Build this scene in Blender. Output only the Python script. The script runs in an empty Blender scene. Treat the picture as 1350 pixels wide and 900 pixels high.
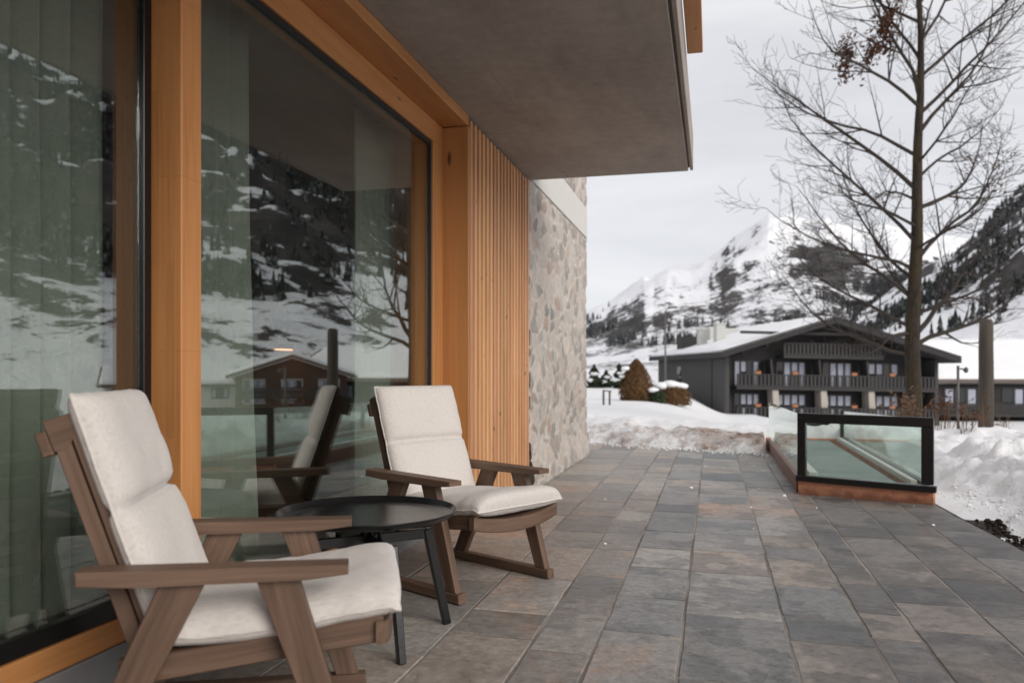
import bpy, math, random
from mathutils import Vector, Matrix, noise
R = math.radians
PI = math.pi
sc = bpy.context.scene
C = sc.collection
random.seed(7)

# ------------------------------------------------------------------ helpers
class MB:
    """collects geometry for ONE mesh object"""
    def __init__(s):
        s.v, s.f, s.g, s.c, s.sm = [], [], [], [], []
        s.smooth = False
    def add(s, vs, fs, gs=None, col=None, smooth=None):
        o = len(s.v)
        s.v += [tuple(p) for p in vs]
        s.g += [tuple(p) for p in (gs or vs)]
        if col is None: col = (1, 1, 1, 1)
        s.c += ([col] * len(vs)) if isinstance(col, tuple) else col
        s.f += [tuple(i + o for i in f) for f in fs]
        s.sm += [s.smooth if smooth is None else smooth] * len(fs)
    def board(s, p0, p1, w, t, side=None, ch=0.004, col=None, taper=1.0):
        """chamfered board from p0 to p1; w along side, t along the third axis"""
        p0, p1 = Vector(p0), Vector(p1)
        ax = (p1 - p0); L = ax.length; ax.normalize()
        if side is None: side = Vector((1, 0, 0)) if abs(ax.x) < .9 else Vector((0, 1, 0))
        sd = Vector(side); sd = (sd - ax * sd.dot(ax)).normalized()
        th = ax.cross(sd)
        h = (L / 2, w / 2, t / 2)
        ch = min(ch, min(h) * .45)
        off = Vector((random.uniform(0, 50), random.uniform(0, 50), random.uniform(0, 50)))
        mid = (p0 + p1) / 2
        vs, gs = [], []
        for k in range(8):
            sg = ((k & 1) * 2 - 1, ((k >> 1) & 1) * 2 - 1, ((k >> 2) & 1) * 2 - 1)
            for a in range(3):
                q = [sg[i] * (h[i] - (0 if i == a else ch)) for i in range(3)]
                tp = 1 + (taper - 1) * (q[0] / L + .5)
                vs.append(mid + ax * q[0] + sd * q[1] * tp + th * q[2] * tp)
                gs.append(Vector(q) + off)
        s.add(vs, CHB, gs, col)
    def box(s, lo, hi, ch=0.004, col=None, axis=None):
        lo, hi = Vector(lo), Vector(hi)
        d = hi - lo; m = (lo + hi) / 2
        if axis is None: axis = max(range(3), key=lambda i: d[i])
        a = Vector(); a[axis] = d[axis] / 2
        b = (axis + 1) % 3; c = (axis + 2) % 3
        sd = Vector(); sd[b] = 1
        s.board(m - a, m + a, d[b], d[c], sd, ch, col)
    def prism(s, prof, w0, w1, ch=0.004, along=(0, 1), xf=None):
        """profile (f,z) polygon extruded across local w; xf maps (f,w,z) to a point"""
        n = len(prof); cx = sum(p[0] for p in prof) / n; cz = sum(p[1] for p in prof) / n
        off = Vector((random.uniform(0, 50), random.uniform(0, 50), random.uniform(0, 50)))
        al = Vector(along).normalized(); pe = Vector((-al.y, al.x))
        if xf is None: xf = lambda f, w, z: (f, w, z)
        ins = []
        for k in range(n):                                  # inset along edge bisectors
            a, b, c = Vector(prof[k - 1]), Vector(prof[k]), Vector(prof[(k + 1) % n])
            d = ((a - b).normalized() + (c - b).normalized())
            if d.length < .2: d = Vector((cx, cz)) - b
            d.normalize()
            if d.dot(Vector((cx, cz)) - b) < 0 and n == 4: d = -d
            ins.append(b + d * ch * 1.3)
        vs, gs = [], []
        for (pp, w) in ((ins, w0), (prof, w0 + ch), (prof, w1 - ch), (ins, w1)):
            for p in pp:
                vs.append(xf(p[0], w, p[1]))
                q = Vector((p[0], p[1]))
                gs.append(Vector((q.dot(al), q.dot(pe), w)) + off)
        fs = [tuple(range(n))[::-1], tuple(range(3 * n, 4 * n))]
        for r in range(3):
            for k in range(n):
                k2 = (k + 1) % n
                fs.append((r * n + k, r * n + k2, (r + 1) * n + k2, (r + 1) * n + k))
        s.add(vs, fs, gs)
    def tube(s, pts, rad, n=8, cap=True, col=None, smooth=True):
        pts = [Vector(p) for p in pts]
        if not isinstance(rad, (list, tuple)): rad = [rad] * len(pts)
        vs, gs, fs = [], [], []
        prev = None; L = 0
        for i, p in enumerate(pts):
            d = (pts[min(i + 1, len(pts) - 1)] - pts[max(i - 1, 0)]).normalized()
            if prev is None:
                u = d.orthogonal().normalized()
            else:
                u = (prev - d * prev.dot(d))
                u = u.normalized() if u.length > 1e-5 else d.orthogonal().normalized()
            prev = u; w = d.cross(u)
            if i: L += (p - pts[i - 1]).length
            for k in range(n):
                a = 2 * PI * k / n
                vs.append(p + (u * math.cos(a) + w * math.sin(a)) * rad[i])
                gs.append((L, math.cos(a) * rad[i], math.sin(a) * rad[i]))
        m = len(pts)
        for i in range(m - 1):
            for k in range(n):
                k2 = (k + 1) % n
                fs.append((i * n + k, i * n + k2, (i + 1) * n + k2, (i + 1) * n + k))
        if cap:
            fs.append(tuple(range(n))[::-1]); fs.append(tuple(range((m - 1) * n, m * n)))
        s.add(vs, fs, gs, col, smooth)
    def lathe(s, prof, n=48, c=(0, 0, 0), smooth=True, closed=False):
        vs, fs = [], []
        m = len(prof)
        for r, z in prof:
            for k in range(n):
                a = 2 * PI * k / n
                vs.append((c[0] + r * math.cos(a), c[1] + r * math.sin(a), c[2] + z))
        rng = m if closed else m - 1
        for i in range(rng):
            j = (i + 1) % m
            for k in range(n):
                k2 = (k + 1) % n
                fs.append((i * n + k, i * n + k2, j * n + k2, j * n + k))
        if not closed:
            fs.append(tuple(range(n))[::-1]); fs.append(tuple(range((m - 1) * n, m * n)))
        s.add(vs, fs, None, None, smooth)
    def quad(s, a, b, c, d, col=None): s.add([a, b, c, d], [(0, 1, 2, 3)], None, col)
    def slab(s, pts, zt, zb, col=None, gs=None):
        """polygon prism (vertical)"""
        n = len(pts)
        vs = [(p[0], p[1], zt) for p in pts] + [(p[0], p[1], zb) for p in pts]
        fs = [tuple(range(n)), tuple(range(n, 2 * n))[::-1]] + [(k, (k + 1) % n, n + (k + 1) % n, n + k) for k in range(n)]
        s.add(vs, fs, gs, col)
    def build(s, name, m, parent=None, recalc=True, sharp=None):
        me = bpy.data.meshes.new(name)
        me.from_pydata(s.v, [], s.f)
        a = me.attributes.new('gc', 'FLOAT_VECTOR', 'POINT')
        a.data.foreach_set('vector', [x for p in s.g for x in p])
        a = me.attributes.new('tone', 'FLOAT_COLOR', 'POINT')
        a.data.foreach_set('color', [x for p in s.c for x in p])
        me.polygons.foreach_set('use_smooth', s.sm)
        if recalc:
            import bmesh
            bm = bmesh.new(); bm.from_mesh(me)
            bmesh.ops.recalc_face_normals(bm, faces=bm.faces)
            bm.to_mesh(me); bm.free()
        me.materials.append(m)
        me.update()
        o = bpy.data.objects.new(name, me)
        C.objects.link(o)
        if parent is not None: o.parent = parent
        return o

CHB = []
def _chb():
    def vi(sg, a): return ((sg[0] > 0) | ((sg[1] > 0) << 1) | ((sg[2] > 0) << 2)) * 3 + a
    for a in range(3):
        b, c = (a + 1) % 3, (a + 2) % 3
        for s_ in (-1, 1):
            q = []
            for (x, y) in ((-1, -1), (1, -1), (1, 1), (-1, 1)):
                sg = [0, 0, 0]; sg[a] = s_; sg[b] = x; sg[c] = y
                q.append(vi(sg, a))
            CHB.append(tuple(q if s_ > 0 else q[::-1]))
        for x in (-1, 1):
            for y in (-1, 1):
                p, q = [0, 0, 0], [0, 0, 0]
                p[a], p[b], p[c] = -1, x, y
                q[a], q[b], q[c] = 1, x, y
                f = (vi(p, b), vi(q, b), vi(q, c), vi(p, c))
                CHB.append(f if x * y < 0 else f[::-1])
    for k in range(8):
        sg = ((k & 1) * 2 - 1, ((k >> 1) & 1) * 2 - 1, ((k >> 2) & 1) * 2 - 1)
        f = (k * 3, k * 3 + 1, k * 3 + 2)
        CHB.append(f if sg[0] * sg[1] * sg[2] > 0 else f[::-1])
_chb()

def tag(o, label=None, cat=None, group=None, kind=None):
    if label: o['label'] = label
    if cat: o['category'] = cat
    if group: o['group'] = group
    if kind: o['kind'] = kind
    return o
def thing(name, loc, label, cat, rz=0, group=None, scale=1):
    o = bpy.data.objects.new(name, None); C.objects.link(o)
    o.location = loc; o.rotation_euler = (0, 0, rz); o.scale = (scale,) * 3
    o.empty_display_size = .2
    return tag(o, label, cat, group)
def copy_tree(o, parent=None):
    c = o.copy(); C.objects.link(c)
    if parent is not None: c.parent = parent
    for ch in list(o.children):
        copy_tree(ch, c)
    return c
def fbm(x, y, z=0, o=5, lac=2.0, g=.5):
    a = 1; s = 0; t = 0
    for i in range(o):
        s += a * noise.noise((x, y, z)); t += a
        x *= lac; y *= lac; z = z * lac + 7.3; a *= g
    return s / t * 1.6
def smooth(a, b, x):
    t = min(1, max(0, (x - a) / (b - a))); return t * t * (3 - 2 * t)
def lerp_tab(tab, x):
    if x <= tab[0][0]: return tab[0][1]
    for (a, b), (c, d) in zip(tab, tab[1:]):
        if x <= c:
            t = (x - a) / (c - a); return b + (d - b) * t
    return tab[-1][1]

# ------------------------------------------------------------------ materials
class NT:
    def __init__(s, name):
        s.m = bpy.data.materials.new(name); s.m.use_nodes = True
        s.t = s.m.node_tree; s.n = s.t.nodes; s.l = s.t.links
        s.b = s.n['Principled BSDF']; s.out = s.n['Material Output']
    def node(s, typ, **kw):
        n = s.n.new(typ)
        for k, v in kw.items(): setattr(n, k, v)
        return n
    def set(s, sock, v):
        if hasattr(v, 'links') or hasattr(v, 'is_linked'): s.l.new(v, sock)
        else: sock.default_value = v
    def attr(s, name, out='Vector'):
        n = s.node('ShaderNodeAttribute'); n.attribute_name = name; return n.outputs[out]
    def obj(s):
        return s.node('ShaderNodeTexCoord').outputs['Object']
    def mapping(s, v, sc=(1, 1, 1), loc=(0, 0, 0)):
        n = s.node('ShaderNodeMapping'); s.l.new(v, n.inputs['Vector'])
        n.inputs['Scale'].default_value = sc; n.inputs['Location'].default_value = loc
        return n.outputs[0]
    def noise(s, v, scale=5, detail=4, rough=.5, dist=0):
        n = s.node('ShaderNodeTexNoise'); s.l.new(v, n.inputs['Vector'])
        n.inputs['Scale'].default_value = scale; n.inputs['Detail'].default_value = detail
        n.inputs['Roughness'].default_value = rough; n.inputs['Distortion'].default_value = dist
        return n.outputs['Fac']
    def ramp(s, fac, stops, interp='LINEAR'):
        n = s.node('ShaderNodeValToRGB'); s.l.new(fac, n.inputs[0])
        e = n.color_ramp.elements; n.color_ramp.interpolation = interp
        while len(e) < len(stops): e.new(.5)
        for el, (p, c) in zip(e, stops):
            el.position = p
            el.color = (c if isinstance(c, tuple) else (c, c, c)) + (1,)
        return n.outputs[0]
    def mix(s, fac, a, b, mode='MIX'):
        n = s.node('ShaderNodeMix', data_type='RGBA', blend_type=mode)
        for k, v in ((0, fac), (6, a), (7, b)):
            if isinstance(v, tuple) and len(v) == 3: v = v + (1,)
            s.set(n.inputs[k], v)
        return n.outputs[2]
    def math(s, op, a, b=0., clamp=False):
        n = s.node('ShaderNodeMath', operation=op); n.use_clamp = clamp
        s.set(n.inputs[0], a); s.set(n.inputs[1], b)
        return n.outputs[0]
    def bump(s, h, dist=.01, strength=1.0, prev=None):
        n = s.node('ShaderNodeBump'); s.l.new(h, n.inputs['Height'])
        n.inputs['Distance'].default_value = dist; n.inputs['Strength'].default_value = strength
        if prev is not None: s.l.new(prev, n.inputs['Normal'])
        return n.outputs[0]
    def fin(s, col=None, rough=None, normal=None, spec=None, metal=None):
        if col is not None: s.set(s.b.inputs['Base Color'], col + (1,) if isinstance(col, tuple) and len(col) == 3 else col)
        if rough is not None: s.set(s.b.inputs['Roughness'], rough)
        if normal is not None: s.l.new(normal, s.b.inputs['Normal'])
        if spec is not None: s.b.inputs['Specular IOR Level'].default_value = spec
        if metal is not None: s.b.inputs['Metallic'].default_value = metal
        return s.m

def wood(name, dark, mid, light, rough=.55, gs=1.0, knots=None, glue=None, bump=.0015):
    t = NT(name); v = t.attr('gc')
    a = t.noise(t.mapping(v, (2.2 * gs, 60 * gs, 60 * gs)), 1, 5, .6, .4)
    b = t.noise(t.mapping(v, (.7 * gs, 9 * gs, 9 * gs)), 1, 3, .5, 1.2)
    c = t.mix(.5, a, b)
    col = t.ramp(c, [(.3, dark), (.5, mid), (.7, light)])
    big = t.noise(t.mapping(v, (.6, 1.5, 1.5)), 1.3, 3)
    col = t.mix(t.math('MULTIPLY', big, .55), col, dark, 'MIX')
    if glue:
        br = t.node('ShaderNodeTexBrick')                 # glued lamellas
        t.l.new(t.mapping(v, glue), br.inputs['Vector'])
        br.inputs['Scale'].default_value = 1; br.inputs['Mortar Size'].default_value = .002
        br.inputs['Color1'].default_value = (.80, .78, .76, 1); br.inputs['Color2'].default_value = (1.08, 1.04, 1, 1)
        br.inputs['Mortar'].default_value = (.78, .74, .7, 1)
        br.inputs['Brick Width'].default_value = 1; br.inputs['Row Height'].default_value = 1
        col = t.mix(.85, col, br.outputs['Color'], 'MULTIPLY')
    col = t.mix(1., col, t.attr('tone', 'Color'), 'MULTIPLY')
    if knots:
        vo = t.node('ShaderNodeTexVoronoi'); t.l.new(t.mapping(v, (3.2, 11, 11)), vo.inputs['Vector'])
        vo.inputs['Scale'].default_value = knots
        k = t.ramp(vo.outputs['Distance'], [(.0, 1.), (.06, .75), (.10, 0.)])
        gate = t.ramp(t.noise(t.mapping(v, (1.1, 2, 2)), 2.5, 1), [(.46, 0.), (.50, 1.)])
        col = t.mix(t.math('MULTIPLY', k, gate), col, (.07, .028, .012))
    return t.fin(col, t.math('ADD', t.math('MULTIPLY', a, .2), rough - .1), t.bump(c, bump, .7))

M = {}
M['larch'] = wood('larch', (.37, .145, .042), (.53, .235, .078), (.62, .30, .115), .55, 1.0, .8)
M['larch_glued'] = wood('larch_glued', (.37, .145, .042), (.53, .235, .078), (.62, .30, .115), .55, 1.0, None, (1.6, 30, 30))
M['larch_slat'] = wood('larch_slat', (.50, .25, .115), (.70, .39, .195), (.80, .50, .29), .6, 1.2, 1.25)
M['larch_board'] = wood('larch_board', (.38, .155, .046), (.50, .22, .072), (.58, .275, .10), .55, .6, .5)
M['teak'] = wood('teak', (.070, .040, .026), (.155, .092, .060), (.25, .158, .108), .6, 1.3, None, None, .0012)

def plain(name, col, rough=.5, var=.15, scale=8, bump=.002, spec=.5, metal=0):
    t = NT(name); v = t.obj()
    n = t.noise(v, scale, 6, .6)
    c = t.mix(n, tuple(x * (1 - var) for x in col), tuple(min(1, x * (1 + var)) for x in col))
    return t.fin(c, t.math('ADD', t.math('MULTIPLY', n, .15), rough - .08), t.bump(n, bump, .6), spec, metal)
M['black_metal'] = plain('black_metal', (.008, .008, .009), .24, .2, 60, .0004)
M['frame_black'] = plain('frame_black', (.0055, .0055, .006), .30, .2, 30, .0004)
M['gasket'] = plain('gasket', (.006, .006, .006), .6, .2, 30, .0004)
M['plinth'] = plain('plinth', (.20, .195, .195), .7, .18, 6, .002)
M['plaster'] = plain('plaster', (.62, .60, .57), .85, .1, 7, .003)
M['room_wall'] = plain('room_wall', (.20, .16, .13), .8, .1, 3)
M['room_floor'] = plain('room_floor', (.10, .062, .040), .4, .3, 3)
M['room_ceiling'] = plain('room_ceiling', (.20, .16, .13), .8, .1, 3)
M['chalet_wall'] = plain('chalet_wall', (.048, .046, .047), .8, .12, 1.2, .01)
M['chalet_side'] = plain('chalet_side', (.050, .048, .047), .8, .08, .6, .01)
M['chalet_wood'] = plain('chalet_wood', (.020, .018, .018), .75, .25, 3, .01)
M['chalet_rail'] = plain('chalet_rail', (.032, .030, .030), .7, .2, 3, .01)
M['chalet_soffit'] = plain('chalet_soffit', (.024, .022, .022), .8, .2, 2, .01)
M['pillar'] = plain('pillar', (.40, .36, .32), .8, .1, 3, .01)
M['chimney'] = plain('chimney', (.50, .50, .47), .85, .15, 2, .01)
M['curtain_white'] = plain('curtain_white', (.45, .47, .56), .9, .25, 4, .01)
M['window_frame_dark'] = plain('window_frame_dark', (.03, .026, .026), .6, .2, 4)
M['planter'] = plain('planter', (.36, .14, .065), .7, .25, 6)
M['lodge_wall'] = plain('lodge_wall', (.085, .048, .032), .75, .2, 2, .01)
M['white_wall'] = plain('white_wall', (.62, .60, .57), .85, .1, 1, .01)
M['post_metal'] = plain('post_metal', (.10, .095, .09), .5, .2, 20)
M['gutter'] = plain('gutter', (.13, .095, .075), .5, .2, 4)

def dark_glass():
    t = NT('chalet_glass'); return t.fin((.02, .022, .028), .06, None, .6)
M['chalet_glass'] = dark_glass()

def concrete():
    t = NT('concrete'); v = t.obj()
    a = t.noise(t.mapping(v, (.9, .35, 1)), 1.6, 6, .62, .6)
    b = t.noise(v, 11, 6, .7)
    c = t.noise(t.mapping(v, (1, .25, 1)), 4, 4, .6)
    col = t.ramp(a, [(.30, (.235, .200, .172)), (.48, (.33, .285, .248)), (.68, (.42, .37, .325))])
    col = t.mix(.35, col, t.ramp(b, [(.35, (.24, .205, .175)), (.65, (.44, .39, .345))]))
    col = t.mix(.2, col, t.ramp(c, [(.4, (.20, .17, .145)), (.6, (.44, .385, .34))]))
    vo = t.node('ShaderNodeTexVoronoi'); t.l.new(v, vo.inputs['Vector']); vo.inputs['Scale'].default_value = 3.1
    pit = t.ramp(vo.outputs['Distance'], [(.012, 1.), (.028, 0.)])
    col = t.mix(t.math('MULTIPLY', pit, .7), col, (.05, .045, .04))
    # formwork panel joints
    br = t.node('ShaderNodeTexBrick'); t.l.new(t.mapping(v, (1, 1, 1), (.2, .35, 0)), br.inputs['Vector'])
    br.inputs['Scale'].default_value = 1; br.inputs['Brick Width'].default_value = 2.2; br.inputs['Row Height'].default_value = 1.25
    br.inputs['Mortar Size'].default_value = .004; br.inputs['Mortar Smooth'].default_value = .4
    col = t.mix(t.math('MULTIPLY', br.outputs['Fac'], .35), col, (.11, .095, .085))
    return t.fin(col, .7, t.bump(t.mix(.5, b, br.outputs['Fac']), .003, .35))
M['concrete'] = concrete()

def fabric():
    t = NT('fabric'); v = t.obj()
    w = t.node('ShaderNodeTexWave', wave_type='BANDS', bands_direction='X'); t.l.new(v, w.inputs['Vector'])
    w.inputs['Scale'].default_value = 190; w.inputs['Distortion'].default_value = 1.5; w.inputs['Detail'].default_value = 2
    w2 = t.node('ShaderNodeTexWave', wave_type='BANDS', bands_direction='Y'); t.l.new(v, w2.inputs['Vector'])
    w2.inputs['Scale'].default_value = 190; w2.inputs['Distortion'].default_value = 1.5; w2.inputs['Detail'].default_value = 2
    wv = t.math('ADD', w.outputs['Fac'], w2.outputs['Fac'])
    slub = t.noise(t.mapping(v, (40, 160, 90)), 1, 4, .7)
    big = t.noise(v, 5, 4, .55)
    col = t.ramp(slub, [(.3, (.60, .55, .51)), (.5, (.70, .65, .61)), (.72, (.76, .715, .67))])
    col = t.mix(t.math('MULTIPLY', big, .25), col, (.56, .50, .45))
    n = t.bump(wv, .0007, .5)
    n = t.bump(t.noise(v, 22, 5, .6), .006, .5, n)
    t.b.inputs['Sheen Weight'].default_value = .25
    return t.fin(col, .92, n, .2)
M['fabric'] = fabric()

def curtain(name, col, trans=.25):
    t = NT(name); v = t.obj()
    n = t.noise(t.mapping(v, (90, 90, 90)), 1, 3)
    c = t.mix(n, tuple(x * .85 for x in col), tuple(x * 1.15 for x in col))
    t.fin(c, .9, t.bump(n, .001, .4), .2)
    tr = t.node('ShaderNodeBsdfTranslucent'); t.l.new(c, tr.inputs['Color'])
    mx = t.node('ShaderNodeMixShader'); mx.inputs[0].default_value = trans
    t.l.new(t.b.outputs[0], mx.inputs[1]); t.l.new(tr.outputs[0], mx.inputs[2]); t.l.new(mx.outputs[0], t.out.inputs['Surface'])
    return t.m
M['curtain_green'] = curtain('curtain_green', (.36, .385, .335))
M['curtain_taupe'] = curtain('curtain_taupe', (.30, .255, .215))

def glass(name, tint, f0, rough=0., dirt=.0):
    """thin pane: clear transmission plus mirror reflection by Fresnel"""
    t = NT(name); t.n.remove(t.b)
    tr = t.node('ShaderNodeBsdfTransparent'); tr.inputs[0].default_value = tint + (1,)
    gl = t.node('ShaderNodeBsdfGlossy'); gl.inputs['Roughness'].default_value = rough
    gl.inputs[0].default_value = (.97, 1, .985, 1)
    ge = t.node('ShaderNodeNewGeometry')           # Schlick reflectance, the same from either side of the pane
    dt = t.node('ShaderNodeVectorMath', operation='DOT_PRODUCT'); t.l.new(ge.outputs['Normal'], dt.inputs[0]); t.l.new(ge.outputs['Incoming'], dt.inputs[1])
    c5 = t.math('POWER', t.math('SUBTRACT', 1., t.math('ABSOLUTE', dt.outputs['Value']), True), 5.)
    mx = t.node('ShaderNodeMixShader'); t.l.new(t.math('ADD', f0, t.math('MULTIPLY', c5, 1 - f0)), mx.inputs[0])
    t.l.new(tr.outputs[0], mx.inputs[1]); t.l.new(gl.outputs[0], mx.inputs[2])
    last = mx.outputs[0]
    if dirt:
        df = t.node('ShaderNodeBsdfDiffuse'); df.inputs[0].default_value = (.62, .74, .68, 1)
        m2 = t.node('ShaderNodeMixShader')
        t.l.new(t.ramp(t.noise(t.obj(), 3, 5), [(.3, dirt * .6), (.7, dirt * 1.4)]), m2.inputs[0])
        t.l.new(last, m2.inputs[1]); t.l.new(df.outputs[0], m2.inputs[2]); last = m2.outputs[0]
    t.l.new(last, t.out.inputs['Surface'])
    return t.m
M['window_glass'] = glass('window_glass', (.93, .96, .935), .16)
M['rail_glass'] = glass('rail_glass', (.92, .965, .945), .06, 0, .03)
def frosted():
    t = NT('frosted_glass'); v = t.obj()
    n = t.noise(v, 2.0, 5, .55)
    return t.fin(t.ramp(n, [(.3, (.13, .165, .15)), (.7, (.22, .26, .235))]), .5, t.bump(t.noise(v, 14, 4), .002, .3))
M['frosted'] = frosted()

def copper_stone():
    t = NT('rusty_stone'); v = t.obj()
    a = t.noise(v, 4, 6, .65)
    col = t.ramp(a, [(.3, (.40, .15, .075)), (.5, (.60, .26, .15)), (.7, (.68, .36, .235))])
    sep = t.node('ShaderNodeSeparateXYZ'); t.l.new(v, sep.inputs[0])
    wet = t.math('ADD', t.math('MULTIPLY', sep.outputs['Z'], -9.), t.math('MULTIPLY', t.noise(v, 7, 5, .7), 2.0))
    col = t.mix(t.ramp(wet, [(.35, 0.), (.9, .75)]), col, (.115, .045, .025))
    return t.fin(col, .6, t.bump(t.noise(v, 40, 5, .7), .004, .5))
M['rusty_stone'] = copper_stone()

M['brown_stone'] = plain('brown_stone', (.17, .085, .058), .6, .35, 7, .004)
def paving():
    t = NT('paving'); v = t.attr('gc'); tone = t.attr('tone', 'Color')
    n1 = t.noise(v, 2.4, 6, .62, .5); n2 = t.noise(v, 22, 8, .8); n3 = t.noise(v, 2.4, 7, .60, .5)
    col = t.mix(.62, tone, t.ramp(n2, [(.33, .45), (.5, .97), (.68, 1.6)]), 'MULTIPLY')
    rust = t.ramp(t.noise(t.mapping(v, (1, 1, 1), (9, 4, 2)), 2.6, 8, .72, .9), [(.50, 0.), (.62, .9)])
    flag = t.attr('tone', 'Alpha')                    # only some slabs carry rust
    col = t.mix(t.math('MULTIPLY', t.math('MULTIPLY', rust, .75), flag), col, t.mix(1., col, (1.5, 1.02, .74), 'MULTIPLY'))
    streak = t.ramp(t.noise(t.mapping(v, (1.5, 7, 3), (2, 6, 5)), 3, 6, .7, 1.5), [(.60, 0.), (.70, .7)])
    col = t.mix(t.math('MULTIPLY', streak, .5), col, t.mix(1., col, (1.45, 1.32, 1.2), 'MULTIPLY'))
    wet = t.ramp(n3, [(.515, 0.), (.555, 1.)])
    ob = t.obj()
    damp = t.ramp(t.math('ADD', t.noise(t.mapping(ob, (1, .8, 1), (3.3, 1.7, 0)), 1.5, 8, .66, .8), t.math('MULTIPLY', t.math('SUBTRACT', n3, .5), .7)), [(.485, 0.), (.535, 1.)])
    wet = t.math('MULTIPLY', t.math('ADD', t.math('MULTIPLY', wet, .45), t.math('MULTIPLY', damp, .75)), 1., True)
    sx = t.node('ShaderNodeSeparateXYZ'); t.l.new(ob, sx.inputs[0])
    side = t.ramp(t.math('ADD', t.math('MULTIPLY', sx.outputs['X'], .35), .5), [(.10, .30), (.42, 1.)])   # drier under the balcony
    wet = t.math('MULTIPLY', wet, side)
    col = t.mix(t.math('MULTIPLY', wet, .68), col, t.mix(1., col, (.38, .40, .41), 'MULTIPLY'))
    speck = t.ramp(t.noise(v, 60, 3, .6), [(.70, 0.), (.76, .4)])
    col = t.mix(speck, col, (.50, .46, .42))
    rg = t.math('SUBTRACT', t.math('ADD', .40, t.math('MULTIPLY', n2, .16)), t.math('MULTIPLY', wet, .06))
    cl = t.ramp(t.noise(t.mapping(v, (1, 1.6, 1), (5, 1, 7)), 3.4, 9, .74, 1.2), [(.30, 0.), (.44, .35), (.47, .6), (.60, .7), (.63, 1.)])
    h = t.math('ADD', t.math('MULTIPLY', cl, .55), t.math('ADD', t.math('MULTIPLY', n1, .35), t.math('MULTIPLY', n2, .3)))
    return t.fin(col, rg, t.bump(h, .012, .75), .5)
M['paving'] = paving()
def mortar():
    t = NT('mortar'); v = t.obj()
    col = t.ramp(t.noise(v, 1.1, 5, .6), [(.40, (.15, .13, .115)), (.56, (.31, .275, .245))])
    return t.fin(col, .85, t.bump(t.noise(v, 60, 4), .003, .6))
M['mortar'] = mortar()
def stone_wall_mat():
    t = NT('rubble_stone'); v = t.obj(); tone = t.attr('tone', 'Color')
    n = t.noise(v, 14, 7, .7); n2 = t.noise(v, 46, 5, .7)
    col = t.mix(.75, tone, t.ramp(n, [(.3, .80), (.5, 1.), (.7, 1.14)]), 'MULTIPLY')
    col = t.mix(.16, col, t.ramp(n2, [(.35, (.22, .19, .165)), (.62, (.62, .56, .50))]))
    return t.fin(col, .85, t.bump(t.math('ADD', n, t.math('MULTIPLY', n2, .5)), .014, .7))
M['rubble'] = stone_wall_mat()
def snow_mat():
    t = NT('snow'); v = t.obj(); tone = t.attr('tone', 'Color')
    n = t.noise(v, 7, 7, .65); n2 = t.noise(v, 1.6, 5, .6)
    col = t.mix(n2, (.70, .69, .69), (.86, .86, .87))
    brk = t.ramp(t.math('ADD', tone, t.math('MULTIPLY', t.math('SUBTRACT', t.noise(v, 5.5, 8, .75), .5), 1.3)), [(.42, 0.), (.62, .55), (.95, 1.)])
    dirt = t.ramp(t.noise(v, 9, 6, .7), [(.36, (.09, .06, .045)), (.5, (.28, .19, .155)), (.66, (.50, .40, .36))])
    sep = t.node('ShaderNodeSeparateColor'); t.l.new(tone, sep.inputs[0])
    dirt = t.mix(t.ramp(sep.outputs[1], [(.3, 0.), (.7, 1.)]), dirt, t.mix(t.noise(v, 30, 6, .7), (.012, .009, .007), (.06, .042, .03)))
    brk = t.ramp(t.math('ADD', sep.outputs[0], t.math('MULTIPLY', t.math('SUBTRACT', t.noise(v, 5.5, 8, .75), .5), 1.5)), [(.40, 0.), (.60, .55), (.95, 1.)])
    col = t.mix(brk, col, dirt)
    t.b.inputs['Subsurface Weight'].default_value = 0
    nb = t.bump(n, .07, .55)
    nb = t.bump(t.noise(v, 45, 5, .7), .012, .5, nb)
    return t.fin(col, .65, nb, .25)
M['snow'] = snow_mat()
M['roof_snow'] = plain('roof_snow', (.82, .82, .83), .7, .05, 1.5, .03, .2)
def mountain_mat(name, rock_amt, sc_=1.):
    t = NT(name); v = t.obj(); tone = t.attr('tone', 'Color')
    geo = t.node('ShaderNodeNewGeometry')
    sep = t.node('ShaderNodeSeparateXYZ'); t.l.new(geo.outputs['Normal'], sep.inputs[0])
    m1 = t.mapping(v, (.0045 * sc_, .0045 * sc_, .008 * sc_))
    n1 = t.noise(m1, 1, 8, .66, .6); n2 = t.noise(m1, 6, 7, .7, .5)
    sp = t.node('ShaderNodeSeparateColor'); t.l.new(tone, sp.inputs[0])
    n3 = t.noise(m1, 26, 6, .7, .4)
    k = t.math('ADD', t.math('MULTIPLY', n1, .6), t.math('ADD', t.math('MULTIPLY', n2, .6), t.math('MULTIPLY', n3, .55)))
    k = t.math('ADD', k, t.math('MULTIPLY', t.math('SUBTRACT', .80, sep.outputs['Z']), 1.1))
    k = t.math('ADD', k, t.math('MULTIPLY', t.math('SUBTRACT', sp.outputs[0], .5), .9))
    mask = t.ramp(t.math('MULTIPLY', k, .5), [(.50 - rock_amt, 0.), (.52 - rock_amt, 1.)])
    rock = t.ramp(n2, [(.35, (.025, .025, .027)), (.5, (.052, .049, .048)), (.65, (.10, .088, .08))])
    col = t.mix(mask, (.86, .86, .88), rock)
    return t.fin(col, .85, t.bump(n2, 12, .5), .2)
M['mountain'] = mountain_mat('mountain', .08)
M['conifer'] = plain('conifer', (.020, .025, .020), .9, .5, .05, .0, .2)
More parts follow.
